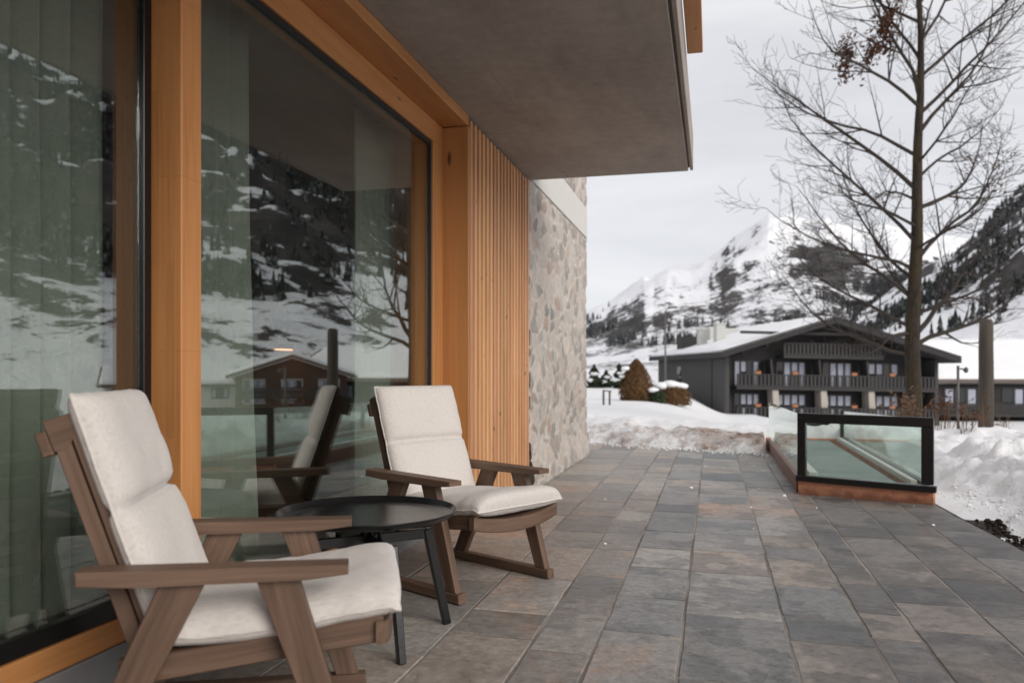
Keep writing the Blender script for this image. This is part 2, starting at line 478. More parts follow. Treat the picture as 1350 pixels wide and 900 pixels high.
def conifer(name, dark, snow):
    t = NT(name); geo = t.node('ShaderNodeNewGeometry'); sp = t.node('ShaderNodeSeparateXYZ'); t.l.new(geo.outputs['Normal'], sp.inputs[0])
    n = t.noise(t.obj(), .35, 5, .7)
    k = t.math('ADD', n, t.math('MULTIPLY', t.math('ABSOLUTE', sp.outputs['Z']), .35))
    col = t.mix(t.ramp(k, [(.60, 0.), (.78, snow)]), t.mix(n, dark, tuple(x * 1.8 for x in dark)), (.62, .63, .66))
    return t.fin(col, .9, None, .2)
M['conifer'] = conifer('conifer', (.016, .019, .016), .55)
M['conifer_hazed'] = conifer('conifer_hazed', (.030, .033, .034), .7)  # snowy boughs, plus distance haze painted in as a paler, greyer colour
def bark():
    t = NT('bark'); v = t.attr('gc')
    a = t.noise(t.mapping(v, (5, 26, 26)), 1, 6, .65, .5)
    moss = t.ramp(t.noise(t.mapping(v, (.9, 5, 5), (4, 2, 1)), 1, 5, .6), [(.5, 0.), (.66, .8)])
    col = t.ramp(a, [(.3, (.014, .011, .009)), (.55, (.042, .032, .025)), (.75, (.08, .062, .048))])
    col = t.mix(moss, col, (.055, .042, .016))
    return t.fin(col, .9, t.bump(a, .02, .8), .2)
M['bark'] = bark()
M['twig'] = plain('twig', (.045, .036, .031), .85, .3, 3, .0, .2)
M['dead_leaf'] = plain('dead_leaf', (.080, .034, .019), .8, .5, 9, .0, .2)
M['log'] = wood('log', (.030, .024, .018), (.070, .056, .043), (.135, .11, .088), .85, .8, None, None, .008)
M['brown_bush'] = plain('brown_bush', (.105, .058, .026), .9, .5, 4, .0, .2)
M['green_bush'] = plain('green_bush', (.030, .040, .022), .9, .5, 4, .0, .2)
M['dry_stalk'] = plain('dry_stalk', (.16, .10, .065), .85, .4, 4, .0, .2)
def emit(name, col, st):
    t = NT(name); t.b.inputs['Base Color'].default_value = (.2, .1, .05, 1)
    t.b.inputs['Emission Color'].default_value = col + (1,); t.b.inputs['Emission Strength'].default_value = st
    return t.m
M['lamp_glow'] = emit('lamp_glow', (1, .36, .16), 2.2)
M['porch_glow'] = emit('porch_glow', (1, .5, .18), 3.0)

# ------------------------------------------------------------------ the hotel building
XS, XF = -1.663, -1.855                     # cladding plane, window frame plane
bld = thing('hotel_building', (-1.66, 4, 0), 'hotel wall of larch timber, big windows and rubble stone under a concrete balcony slab', 'building')
def bpart(mb, name, m, parent=None, **k):
    o = mb.build(name, m, None, **k)
    p = parent or bld
    bpy.context.view_layer.update()
    o.parent = p; o.matrix_parent_inverse = p.matrix_world.inverted()
    return o

# concrete balcony slab with drip groove
b = MB()
b.box((-7, -4, 2.9), (-.215, 7.395, 3.22), .006, axis=1)
b.box((-.1995, -4, 2.905), (-.172, 7.395, 3.22), .004, axis=1)
b.box((-.216, -4, 2.93), (-.199, 7.39, 3.2), .001, axis=1)
bpart(b, 'balcony_slab', M['concrete'])
# balcony railing
b = MB(); b.box((-.165, -3.5, 3.20), (-.065, 5.45, 3.265), .004)
b.box((-.15, -3.5, 4.2), (-.09, 5.40, 4.25), .004)
rl = bpart(b, 'balcony_railing', M['larch'])
b = MB()
y = -3.4
while y < 5.3:
    b.board((-.135, y, 3.302), (-.135, y, 4.19), .026, .075, (1, 0, 0), .003); y += .115
b.box((-.160, -3.5, 3.266), (-.11, 5.32, 3.30), .003)
bpart(b, 'baluster_row', M['larch'], rl)

# lintel over the window recess and its fascia
b = MB()
b.box((-2.06, -1.0, 2.826), (XS, 5.404, 2.897), .003, axis=1)
bpart(b, 'lintel', M['larch'])
# return board at the far side of the recess
b = MB(); b.box((-2.3, 5.408, .004), (XS - .004, 5.452, 2.824), .003, axis=2)
bpart(b, 'return_board', M['larch_board'])
# slatted cladding: dark backing plus vertical slats
b = MB(); b.box((-2.2, 5.4535, .004), (XS - .052, 7.33, 2.896), .002, axis=2)
bk = bpart(b, 'cladding_backing', M['larch_board'])
b = MB(); n = 18
for k in range(n):
    y = 5.484 + k * (7.300 - 5.484) / (n - 1)
    tv = random.uniform(.80, 1.12); b.board((XS - .026, y, .03), (XS - .026, y, 2.88), .050, .048, (1, 0, 0), .003, (tv, tv * random.uniform(.95, 1.03), tv * random.uniform(.90, 1.06), 1))
bpart(b, 'slat_cladding', M['larch_slat'])
# plinth under the windows
b = MB(); b.box((-3, 2.52, -.05), (-1.852, 5.406, .104), .004, axis=1)
b.box((-3, -3, -.05), (-1.945, 2.519, .176), .004, axis=1)
bpart(b, 'plinth', M['plinth'])

# far window: frame flush to the outer plane
fw = MB()
fw.box((-1.99, 5.205, .212), (XF, 5.405, 2.676), .003, axis=2)                # far jamb
fw.box((-1.99, 2.627, 2.677), (XF, 5.405, 2.824), .003, axis=1)               # header
fw.box((-1.99, 2.627, .106), (XF, 5.405, .210), .003, axis=1)                 # sill
fwo = bpart(fw, 'window', M['larch'])
g = MB()
g.box((-1.895, 5.182, .212), (-1.868, 5.2045, 2.676), .001, axis=2)
g.box((-1.895, 2.628, 2.645), (-1.868, 5.181, 2.6755), .001, axis=1)
g.box((-1.895, 2.628, .2115), (-1.868, 5.181, .245), .001, axis=1)
bpart(g, 'gasket', M['gasket'], fwo)
g = MB(); g.box((-1.888, 2.629, .246), (-1.880, 5.181, 2.644), .0005, axis=1)
bpart(g, 'pane', M['window_glass'], fwo)
# post between the windows: laminated side, plain outer face
b = MB(); b.box((-2.06, 2.508, .177), (XF + .010, 2.624, 2.824), .004, axis=2)
po = bpart(b, 'post', M['larch_glued'])
# near window: set deeper, black sash
fw = MB()
fw.box((-2.10, -.4, .178), (-1.955, 2.506, .262), .003, axis=1)
fw.box((-2.10, -.4, 2.72), (-1.955, 2.506, 2.824), .003, axis=1)
fw.box((-2.10, -.5, .178), (-1.955, -.402, 2.824), .003, axis=2)
fwn = bpart(fw, 'window', M['larch'])
g = MB()
g.box((-2.05, -.4, .263), (-1.968, 2.506, .322), .002, axis=1)
g.box((-2.05, -.4, 2.65), (-1.968, 2.506, 2.719), .002, axis=1)
g.box((-2.05, 2.466, .323), (-1.968, 2.506, 2.649), .002, axis=2)
g.box((-2.05, -.4, .323), (-1.968, -.33, 2.649), .002, axis=2)
bpart(g, 'sash', M['frame_black'], fwn)
g = MB(); g.box((-1.992, -.329, .323), (-1.984, 2.465, 2.649), .0005, axis=1)
bpart(g, 'pane', M['window_glass'], fwn)
# rest of the timber wall behind the camera side
b = MB(); b.box((-2.1, -4, -.02), (-1.98, -.502, 2.896), .003, axis=2)
bpart(b, 'timber_wall', M['larch_board'])
# dark room behind the glass
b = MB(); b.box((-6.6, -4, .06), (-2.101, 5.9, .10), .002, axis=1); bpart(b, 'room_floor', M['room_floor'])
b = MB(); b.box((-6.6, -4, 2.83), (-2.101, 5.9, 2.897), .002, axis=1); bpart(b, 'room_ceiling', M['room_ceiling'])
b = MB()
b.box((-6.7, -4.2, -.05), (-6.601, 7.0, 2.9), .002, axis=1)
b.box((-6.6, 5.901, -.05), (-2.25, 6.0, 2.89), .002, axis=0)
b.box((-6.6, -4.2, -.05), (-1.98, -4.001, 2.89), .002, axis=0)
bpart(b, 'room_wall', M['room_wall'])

# rubble stone wall with real relief
def rubble():
    b = MB(); b.smooth = True
    y0, y1, z0, z1, st = 7.332, 10.80, -.1, 6.2, .022
    def cell(y, z):
        w = .42 * noise.noise((y * 2.3, z * 2.3, 4.)) + .22 * noise.noise((y * 7, z * 7, 2.)); w2 = .42 * noise.noise((y * 2.3, z * 2.3, 9.)) + .22 * noise.noise((y * 7, z * 7, 5.))
        sy, sz = 4.4, 6.6
        d, p = noise.voronoi((y * sy + w, z * sz + w2, .5 + .0), distance_metric='DISTANCE', exponent=2.5)
        r = noise.cell((p[0][0] * 31.7, p[0][1] * 17.3, p[0][2] * 13.))
        return d[1] - d[0], r, p[0]
    pal = [(.25, .215, .185), (.20, .195, .185), (.38, .245, .18), (.235, .22, .20), (.15, .15, .145), (.34, .285, .245), (.29, .235, .195), (.255, .25, .235)]
    mor = (.60, .54, .49)
    def tone(y, z):
        e, r, p = cell(y, z)
        hsh = int(abs(math.sin(p[0] * 12.9 + p[1] * 78.2 + p[2] * 37.7)) * 43758.5)
        c = pal[hsh % len(pal)]
        strong = (.25, .55, .9, .4, .8, .2, .7)[hsh // 11 % 7]          # many stones are washed over with mortar
        m = smooth(.04, .10 + .06 * ((hsh // 7) % 3) / 2, e)
        cov = smooth(-.1, .5, fbm(y * 1.3, z * 1.3, 3)) * (.35 + .65 * smooth(1., 2.2, z))
        m *= 1 - .5 * cov
        k = m * strong
        return m * (.35 + .65 * strong), tuple(mor[i] * (1 - k) + c[i] * k for i in range(3)) + (1,)
    ny = int((y1 - y0) / st) + 1; nz = int((z1 - z0) / st) + 1
    # beyond z 3.9 (out of sight) use a coarser step
    zs = [z0 + i * st for i in range(int((3.9 - z0) / st))] + [3.9 + i * .1 for i in range(24)]
    vs, cs = [], []
    for z in zs:
        band = 2.9 < z < 3.305
        for j in range(ny):
            y = y0 + (y1 - y0) * j / (ny - 1)
            m, c = tone(y, z)
            rel = .018 * m + .008 * fbm(y * 6, z * 6, 1) - .004
            if band: rel = -.012
            foot = .05 * smooth(.5, 0, z)
            vs.append((-1.668 + rel + foot, y, z)); cs.append(c)
    fs = []
    for i in range(len(zs) - 1):
        for j in range(ny - 1):
            a = i * ny + j
            fs.append((a, a + 1, a + ny + 1, a + ny))
    b.add(vs, fs, None, cs)
    # end face (towards +y), turning the corner
    vs, cs = [], []
    nx = 40
    for z in zs:
        m0, c0 = tone(y1, z)
        for j in range(nx):
            x = -1.668 - j * .1
            m, c = tone(y1 - x - 1.668 + .001, z)
            rel = .018 * m + .008 * fbm(x * 6, z * 6, 5) - .004
            if j == 0:
                relc = .011 * m0 + .007 * fbm(y1 * 6, z * 6, 1) - .004
                if 2.9 < z < 3.305: relc = -.012
                vs.append((-1.668 + relc + .05 * smooth(.5, 0, z), y1, z))
            else: vs.append((x, y1 + rel, z))
            cs.append(c)
    fs = []
    for i in range(len(zs) - 1):
        for j in range(nx - 1):
            a = i * nx + j
            fs.append((a, a + nx, a + nx + 1, a + 1))
    b.add(vs, fs, None, cs)
    return b
sw = bpart(rubble(), 'stone_wall', M['rubble'], recalc=False)
b = MB(); b.box((-5.5, 7.397, 2.905), (-1.652, 10.813, 3.30), .004, axis=1)
bpart(b, 'concrete_band', M['plaster'], sw)

# ------------------------------------------------------------------ curtains and pendant lamp
def curtain_mesh(y0, y1, x, z0, z1, amp, per, lean=0., seed=0):
    b = MB(); b.smooth = True
    n = int((y1 - y0) / .012); mz = 14
    vs, fs = [], []
    for i in range(mz + 1):
        z = z0 + (z1 - z0) * i / mz
        fr = 1 - i / mz
        for j in range(n + 1):
            t = j / n
            y = y0 + (y1 - y0) * t + lean * fr ** 2 * t
            ph = 2 * PI * (y0 + (y1 - y0) * t) / per + 1.4 * noise.noise((t * 3, seed, 0))
            a = amp * (.7 + .5 * noise.noise((t * 5, seed, z * .3)))
            vs.append((x + a * math.sin(ph) + .012 * noise.noise((t * 9, z * 1.2, seed)), y + .25 * a * math.sin(2 * ph), z))
    for i in range(mz):
        for j in range(n):
            a = i * (n + 1) + j
            fs.append((a, a + 1, a + n + 2, a + n + 1))
    b.add(vs, fs)
    return b
def curtain_obj(label, m, *a, **k):
    o = curtain_mesh(*a, **k).build('curtain', m)
    s = o.modifiers.new('cloth', 'SOLIDIFY'); s.thickness = .003
    tag(o, label, 'curtain', 'curtains behind the hotel windows')
curtain_obj('wide grey-green pleated curtain filling the near window behind the front chair', M['curtain_green'], .3, 2.62, -2.26, .115, 2.815, .062, .125, seed=1)
curtain_obj('grey-green curtain beside the timber post with a slanting pale hem', M['curtain_green'], 2.73, 3.50, -2.20, .115, 2.815, .060, .125, lean=.10, seed=3)
curtain_obj('pale curtain at the far end of the large window, near the slatted wall', M['curtain_green'], 4.74, 5.50, -2.24, .115, 2.815, .036, .11, seed=5)

pl = thing('pendant_lamp', (-3.3, 5.75, 1.27), 'small dark pendant lamp with orange glowing underside inside the dim room', 'lamp')
b = MB(); b.box((-.03, -.10, .012), (.03, .10, .05), .006); b.build('lamp_housing', M['black_metal'], pl)
b = MB(); b.box((-.026, -.096, 0), (.026, .096, .011), .003); b.build('light_strip', M['lamp_glow'], pl)
b = MB()
for s in (-.06, .06): b.tube([(0, s, .049), (0, s, 1.555)], .003, 6)
b.build('cord', M['black_metal'], pl)

# ------------------------------------------------------------------ lounge chairs
def cushion(path, W, T, seams, nu=60, nv=26, seed=0, nose=1.0):
    """puffed cushion along a path of (f, z) points; thickness grows to the upper side"""
    b = MB(); b.smooth = True
    P = [Vector(p) for p in path]
    cum = [0]
    for a, c in zip(P, P[1:]): cum.append(cum[-1] + (c - a).length)
    L = cum[-1]
    def at(u):
        s = u * L
        for i in range(len(P) - 1):
            if s <= cum[i + 1] + 1e-9:
                t = (s - cum[i]) / (cum[i + 1] - cum[i])
                return P[i].lerp(P[i + 1], t)
        return P[-1]
    # arc-distributed rows, denser at the rims
    us = [.5 - .5 * math.cos(PI * i / nu) for i in range(nu + 1)]
    us = [.55 * u + .45 * i / nu for i, u in enumerate(us)]
    vsn = [.5 - .5 * math.cos(PI * j / nv) for j in range(nv + 1)]
    def prof(u, v):
        x = abs(2 * v - 1); e = (1 - x ** 7) ** .42 if x < 1 else 0
        y = abs(2 * u - 1); f = (1 - y ** 16) ** .42 if y < 1 else 0
        t = e * f
        for su in seams:
            t *= 1 - .62 * math.exp(-((u - su) / .016) ** 2)
            t *= 1 - .16 * math.exp(-((u - su) / .07) ** 2)
        t *= 1 + .10 * fbm(u * 4.5, v * 3.5, seed, 3) + .035 * fbm(u * 14, v * 12, seed + 5, 3)
        pil = 1 - .20 * (2 * v - 1) ** 4
        return t * pil
    for side in (1, -1):
        vs, gs, fs = [], [], []
        for i, u in enumerate(us):
            p = at(u); d = (at(min(1, u + .01)) - at(max(0, u - .01))).normalized(); nrm = Vector((-d.y, d.x))
            for j, v in enumerate(vsn):
                t = prof(u, v) * T
                h = t * (.62 if side > 0 else -.38)
                q = p + nrm * h
                wob = 1 + .012 * fbm(u * 9, 2 + (v > .5) * 5, seed, 3) - sum(.035 * math.exp(-((u - su) / .02) ** 2) for su in seams)
                yy = (v - .5) * W * wob
                rim = .004 * noise.noise((u * 40, v * 40, seed)) if (i in (0, nu) or j in (0, nv)) else 0
                vs.append((q.x, yy, q.y + rim)); gs.append((u, v, 0))
        m = nv + 1
        for i in range(nu):
            for j in range(nv):
                a = i * m + j
                f = (a, a + 1, a + m + 1, a + m)
                fs.append(f if side < 0 else f[::-1])
        b.add(vs, fs, gs)
    # piping round the rim
    rim = []
    for i in range(nu + 1): rim.append((i, 0))
    for j in range(1, nv + 1): rim.append((nu, j))
    for i in range(nu - 1, -1, -1): rim.append((i, nv))
    for j in range(nv - 1, 0, -1): rim.append((0, j))
    pts = [Vector(b.v[i * (nv + 1) + j]) for i, j in rim]
    pts = pts[::2] + [pts[0]]
    return b, pts

def make_chair():
    root = thing('lounge_chair', (0, 0, 0), '-', 'chair')
    # profile axes: f forward = local x, w = local y
    def piece(name, fn):
        b = MB(); fn(b); return b.build(name, M['teak'], root)
    for s in (-1, 1):
        w = s * .325
        def arm(b):
            prof = [(-.352, .552), (-.352, .588), (.300, .580), (.300, .556), (.20, .5455), (-.22, .5455)]
            b.prism(prof, w - .041, w + .041, .004, (1, 0))
        piece('armrest', arm)
        def fl(b):
            b.prism([(.070, .545), (.175, .545), (.322, .052), (.248, .052)], w - .020, w + .020, .003, (.25, -1))
        piece('front_leg', fl)
        def rl_(b):
            b.prism([(-.165, .545), (-.055, .545), (-.300, .052), (-.385, .052)], w - .020, w + .020, .003, (.5, 1))
        piece('rear_leg', rl_)
        def ru(b):
            b.prism([(-.42, .006), (-.415, .0515), (.345, .0515), (.350, .006)], w - .026, w + .026, .005, (1, 0))
        piece('runner', ru)
        def side(b):
            ww = s * .272
            b.prism([(-.262, .275), (-.275, .345), (.02, .375), (.375, .428), (.392, .418), (.385, .352), (.05, .315)], ww - .017, ww + .017, .004, (1, .12))
        piece('seat_rail', side)
        def stile(b):
            ww = s * .243
            d = Vector((-.218, .608)).normalized(); n = Vector((d.y, -d.x))
            o = Vector((-.190, .305)); e = Vector((-.404, .938))
            for (a0, a1, cut) in ((-.044, -.004, 0), (.002, .036, .02)):
                b.prism([tuple(o + n * a0), tuple(o + n * a1), tuple(e + n * a1 - d * cut), tuple(e + n * a0)], ww - .016, ww + .016, .003, tuple(d))
            b.prism([tuple(e + n * -.050 - d * .052), tuple(e + n * -.02 - d * .06), tuple(e + n * .036 + d * .0), tuple(e + n * .03 + d * .03), tuple(e + n * -.050 + d * .03)], ww - .017, ww + .017, .003, tuple(n))
        piece('back_stile', stile)
    def top(b):
        d = Vector((-.218, .608)).normalized(); n = Vector((d.y, -d.x)); e = Vector((-.404, .938))
        q0 = e + n * -.034 - d * .028
        b.prism([tuple(q0 + n * -.045 + d * -.03), tuple(q0 + n * -.017 + d * -.03), tuple(q0 + n * -.017 + d * .035), tuple(q0 + n * -.045 + d * .035)], -.262, .262, .004, tuple(n))
    piece('top_rail', top)
    def slats(b):
        d = Vector((-.218, .608)).normalized(); n = Vector((d.y, -d.x)); o = Vector((-.190, .305))
        for k in range(7):
            c = o + d * (.07 + k * .083)
            b.board((c.x + n.x * .012, -.2255, c.y + n.y * .012), (c.x + n.x * .012, .2255, c.y + n.y * .012), .052, .014, (d.x, 0, d.y), .003)
    piece('back_slats', slats)
    def seat_slats(b):
        for k in range(7):
            f = -.235 + k * .095
            z = .345 + .055 * smooth(-.2, .4, f)
            seg = 8; pts = []
            for j in range(seg):
                y0_, y1_ = -.254 + .508 * j / seg, -.254 + .508 * (j + 1) / seg
                z0_, z1_ = z - .03 * (1 - (y0_ / .254) ** 2), z - .03 * (1 - (y1_ / .254) ** 2)
                b.board((f, y0_, z0_), (f, y1_, z1_), .06, .016, (1, 0, 0), .001)
    piece('seat_slats', seat_slats)
    def apron(b):
        # bowed front rail: sags between the two side rails
        n = 18; vs, gs, fs = [], [], []
        for j in range(n + 1):
            t = j / n; y = -.305 + .61 * t; sag = .036 * (1 - (y / .305) ** 2)
            bow = .022 * (1 - (y / .305) ** 2)
            for (f, z) in ((.371 + bow, .352 - sag), (.398 + bow, .352 - sag), (.402 + bow, .358 - sag), (.404 + bow, .408 - sag * .8), (.398 + bow, .413 - sag * .8), (.371 + bow, .413 - sag * .8)):
                vs.append((f, y, z)); gs.append((y, f * 1., z))
        for j in range(n):
            for k in range(6):
                k2 = (k + 1) % 6
                fs.append((j * 6 + k, j * 6 + k2, j * 6 + 6 + k2, j * 6 + 6 + k))
        fs.append(tuple(range(6))); fs.append(tuple(range(n * 6, n * 6 + 6))[::-1])
        b.add(vs, fs, gs)
    piece('front_rail', apron)
    def tie(b):
        b.board((-.272, -.2545, .300), (-.272, .2545, .300), .05, .022, (0, 0, 1), .003)
    piece('rear_crosspiece', tie)
    # cushions
    d = Vector((-.218, .608)).normalized(); n = Vector((d.y, -d.x))
    o = Vector((-.205, .385)) + n * .030
    e = Vector((-.402, 1.012)) + n * .014
    bb, rim = cushion([tuple(e), tuple(e.lerp(o, .5) + n * -.004), tuple(o)], .555, .105, [.475], seed=3)
    bc = bb.build('back_cushion', M['fabric'], root)
    r_ = MB(); r_.tube(rim, .0045, 6); r_.build('piping', M['fabric'], bc)
    bs, rim = cushion([(-.215, .400), (-.05, .398), (.15, .412), (.33, .442), (.405, .450), (.435, .440)], .615, .118, [], seed=11)
    s_ = bs.build('seat_cushion', M['fabric'], root)
    r_ = MB(); r_.tube(rim, .0045, 6); r_.build('piping', M['fabric'], s_)
    return root
chair = make_chair()
chair.location = (-1.295, 4.082, 0); chair.rotation_euler.z = -.502
tag(chair, 'teak lounge chair with cream cushions behind the black table, in front of the slatted wall', 'chair', 'teak lounge chairs on the terrace')
c2 = copy_tree(chair)
c2.location = (-1.364, 2.160, 0); c2.rotation_euler.z = .429; c2.scale = (1.022,) * 3
tag(c2, 'nearest teak lounge chair with cream cushions, its back to the near curtained window', 'chair', 'teak lounge chairs on the terrace')

# ------------------------------------------------------------------ side table
tb = thing('side_table', (-1.396, 3.11, 0), 'round black metal tray table standing between the two cream cushioned chairs', 'table')
b = MB()
b.lathe([(.30, .5), (.345, .5), (.352, .502), (.366, .520), (.3705, .527), (.3685, .529), (.366, .527), (.354, .509), (.345, .505), (.30, .504), (.02, .504)], 96)
b.build('tray', M['black_metal'], tb)
for (x, y) in ((.258, -.270), (.266, .238), (-.264, .255), (-.262, -.262)):
    b = MB()
    k = .74
    b.board((x, y, .0), (x * k, y * k, .425), .030, .034, (-y, x, 0), .003, taper=1.15)
    b.build('leg', M['black_metal'], tb)
b = MB(); b.board((.258 * .74, -.270 * .74, .405), (-.264 * .74, .255 * .74, .405), .022, .044, (.7, .7, 0), .003); b.build('cross_beam', M['black_metal'], tb)
b = MB(); b.board((.266 * .74, .238 * .74, .405), (-.262 * .74, -.262 * .74, .405), .022, .0435, (.7, -.7, 0), .003); b.build('cross_beam', M['black_metal'], tb)
b = MB(); b.lathe([(.035, .42), (.035, .4995)], 24); b.build('tray_support', M['black_metal'], tb)
for a in (0, 1, 2, 3):
    b = MB(); b.tube([(.13 * math.cos(a * PI / 2 + .78), .13 * math.sin(a * PI / 2 + .78), .424), (.13 * math.cos(a * PI / 2 + .78), .13 * math.sin(a * PI / 2 + .78), .4998)], .010, 10)
    b.build('tray_pin', M['black_metal'], tb)

# ------------------------------------------------------------------ terrace paving
def edge_far(x): return lerp_tab([(-8, 14.2), (-1.86, 12.33), (-.77, 11.72), (.07, 11.42), (.66, 11.1), (1.2, 10.95)], x)
def bank_x(y): return lerp_tab([(-30, 3.2), (3.0, 2.5), (4.6, 2.14), (5.6, 2.03), (6.3, 1.98), (6.75, 2.08), (7.2, 2.28), (7.7, 2.30), (8.3, 2.12), (9.5, 2.0), (14, 1.92)], y)
def edge_right(y): return lerp_tab([(-4, 2.3), (3, 2.2), (4.6, 1.95), (5.4, 1.86), (7.0, 1.80), (14, 1.79)], y)
rnd = random.Random(21)
joints = [-2.4, -1.99, -1.585, -1.085, -.715, -.46, -.125, .303, .636, .833, 1.17, 1.50, 1.86, 2.3]
left = [-7.0, -6.45, -6.0, -5.5, -5.1, -4.6, -4.2, -3.7, -3.3, -2.85]
joints = left + joints
pal = [(.200, .188, .176), (.155, .152, .147), (.215, .185, .160), (.120, .121, .119), (.185, .176, .165), (.225, .190, .162), (.138, .138, .136), (.170, .160, .150), (.195, .168, .147), (.100, .102, .103)]
b = MB()
for x0, x1 in zip(joints, joints[1:]):
    y = -3.2 + rnd.uniform(0, .4)
    while y < 14.4:
        L = rnd.choice([.34, .42, .5, .55, .62, .7, .8]) * (1.0 if x1 - x0 > .3 else .85)
        y2 = y + L
        xc = (x0 + x1) / 2
        ok = True
        if x0 < -2.1 and y < 10.0: ok = False
        if y > edge_far(xc) + .5: ok = False
        if ok:
            g_ = .0032 + rnd.uniform(0, .002)
            sk = -.05
            c = tuple(1.38 * (.92 * a + .08 * d_) for a, d_ in zip(rnd.choice(pal), (.160, .150, .140)))
            # warmer, drier stones near the building; darker ones further out
            f = rnd.uniform(.80, 1.18) * (1.2 - .30 * smooth(-.5, 1.3, xc))
            if xc > .5: c = tuple(.5 * a + .5 * d_ for a, d_ in zip(c, (.150, .132, .122)))
            if xc < -.5: c = tuple(.65 * a + .35 * d_ for a, d_ in zip(c, (.27, .225, .192)))
            c = tuple(k * f for k in c) + ((rnd.uniform(.6, 1) if rnd.random() < (.42 if xc < -.4 else .16) else rnd.uniform(0, .12)),)
            xr = min(x1, 3) 
            def cor(x, yy): return (x, yy + sk * (x - xc) + rnd.uniform(-.004, .004))
            q = [cor(x0 + g_, y + g_), cor(xr - g_, y + g_), cor(xr - g_, y2 - g_), cor(x0 + g_, y2 - g_)]
            if x1 > 1.6:                                    # cut stones follow the right edge
                q = [(min(p[0], edge_right(p[1])), p[1]) for p in q]
            dz = rnd.uniform(-.0022, .0022)
            tl = (rnd.uniform(-.0012, .0012), rnd.uniform(-.0012, .0012))
            cx, cy = sum(p[0] for p in q) / 4, sum(p[1] for p in q) / 4
            off = Vector((rnd.uniform(0, 60), rnd.uniform(0, 60), rnd.uniform(0, 60)))
            ring = []
            for k in range(4):
                p, r_ = Vector(q[k]), Vector(q[(k + 1) % 4]); m_ = max(3, int((r_ - p).length / .05))
                for i in range(m_):
                    u_ = p.lerp(r_, i / m_)
                    j_ = .0032 * noise.noise((u_.x * 16, u_.y * 16, cx)) + .0035 * min(0, noise.noise((u_.x * 7, u_.y * 7, 3.3)) - .15)
                    dirn = (Vector((cx, cy)) - u_).normalized()
                    ring.append(u_ - dirn * (j_ - .001))
            n_ = len(ring); vs, gs = [], []
            for ins, z in ((.0045, 0), (0, -.0045), (0, -.04)):
                for p in ring:
                    dx, dy = cx - p.x, cy - p.y
                    L_ = math.hypot(dx, dy)
                    px_, py_ = p.x + dx / L_ * ins, p.y + dy / L_ * ins
                    vs.append((px_, py_, z + dz + (px_ - cx) * tl[0] + (py_ - cy) * tl[1])); gs.append(Vector((px_ - cx, py_ - cy, z)) + off)
            fs = [tuple(range(n_))]
            for r in range(2):
                for k in range(n_):
                    fs.append((r * n_ + k, (r + 1) * n_ + k, (r + 1) * n_ + (k + 1) % n_, r * n_ + (k + 1) % n_))
            b.add(vs, fs, gs, c)
        y = y2
tag(b.build('terrace', M['paving']), None, None, None, 'structure')
b = MB()
pts = [(-2.2, -3.4)] + [(edge_right(y) - .004, y) for y in (-3.4, 4, 5.4, 7, 14.5)] + [(-7, 15), (-7, 9.9), (-2.2, 9.9)]
b.slab(pts, -.0035, -.16)
tag(b.build('terrace_bed', M['mortar']), None, None, None, 'structure')

# ------------------------------------------------------------------ snow ground
def snow_s(x, y):
    return max(x - bank_x(y), y - edge_far(min(x, 1.2)))
def snow_z(x, y):
    s = snow_s(x, y)
    fr = smooth(1.5, 3.0, x) * smooth(13, 9, y)        # right-hand bank
    if 0.72 < x < 1.80 and 7.0 < y < 12.4 : return -.25
    if s < 0:
        return -.045 + .012 * fbm(x * 3, y * 3, 2, 3) - .30 * smooth(1.76, 1.70, x) - (.3 if x < -1.7 and y < 10 else 0)
    lump = fbm(x * 1.1, y * 1.1, 3, 4); l2 = fbm(x * 3.4, y * 3.4, 8, 4)
    crest = .33 + .03 * fr + .12 * lump + fr * (.16 * (1 - 2.2 * abs(fbm(x * 1.7 + 3, y * 1.7, 5, 4))) - .17)
    near = smooth(14, 2, s)
    z = -.045 + crest * smooth(0, .75 + .25 * lump, s) + (.085 * l2 + fr * .055 * (.5 - 2 * abs(fbm(x * 3.1, y * 3.1, 15, 4))) + .03 * fbm(x * 9, y * 9, 4, 3)) * near * smooth(0, .3, s)
    if y < 6.75: z -= .17 * smooth(6.75, 6.3, y) * smooth(1.6, 0, s) * smooth(3, 5, y)
    z -= (crest * (.9 + .35 * smooth(-2, 1, x))) * smooth(1.2, 9, s)
    sl = .014 + .026 * smooth(-4, 1.5, x) + .030 * smooth(3, 7, x)
    z -= sl * max(0, s - 1.0) * (1 - .35 * smooth(20, 60, s) * smooth(1, -7, x))
    z += .05 * fbm(x * .25, y * .25, 6, 4) * smooth(2, 12, s)
    return max(z, -3.4 + .1 * fbm(x * .05, y * .05, 1))
def axis(segs):
    out = []
    for a, b_, st in segs:
        n = max(1, round((b_ - a) / st)); out += [a + (b_ - a) * i / n for i in range(n)]
    out.append(segs[-1][1]); return out
xs = axis([(-130, -40, 8), (-40, -12, 1.5), (-12, -4, .4), (-4, 1.5, .09), (1.5, 4.2, .05), (4.2, 10, .25), (10, 40, 1.5), (40, 150, 8)])
ys = axis([(-60, -10, 5), (-10, 3, 1), (3, 10, .06), (10, 16, .08), (16, 26, .4), (26, 60, 1.5), (60, 140, 5)])
b = MB(); b.smooth = True
vs, cs = [], []
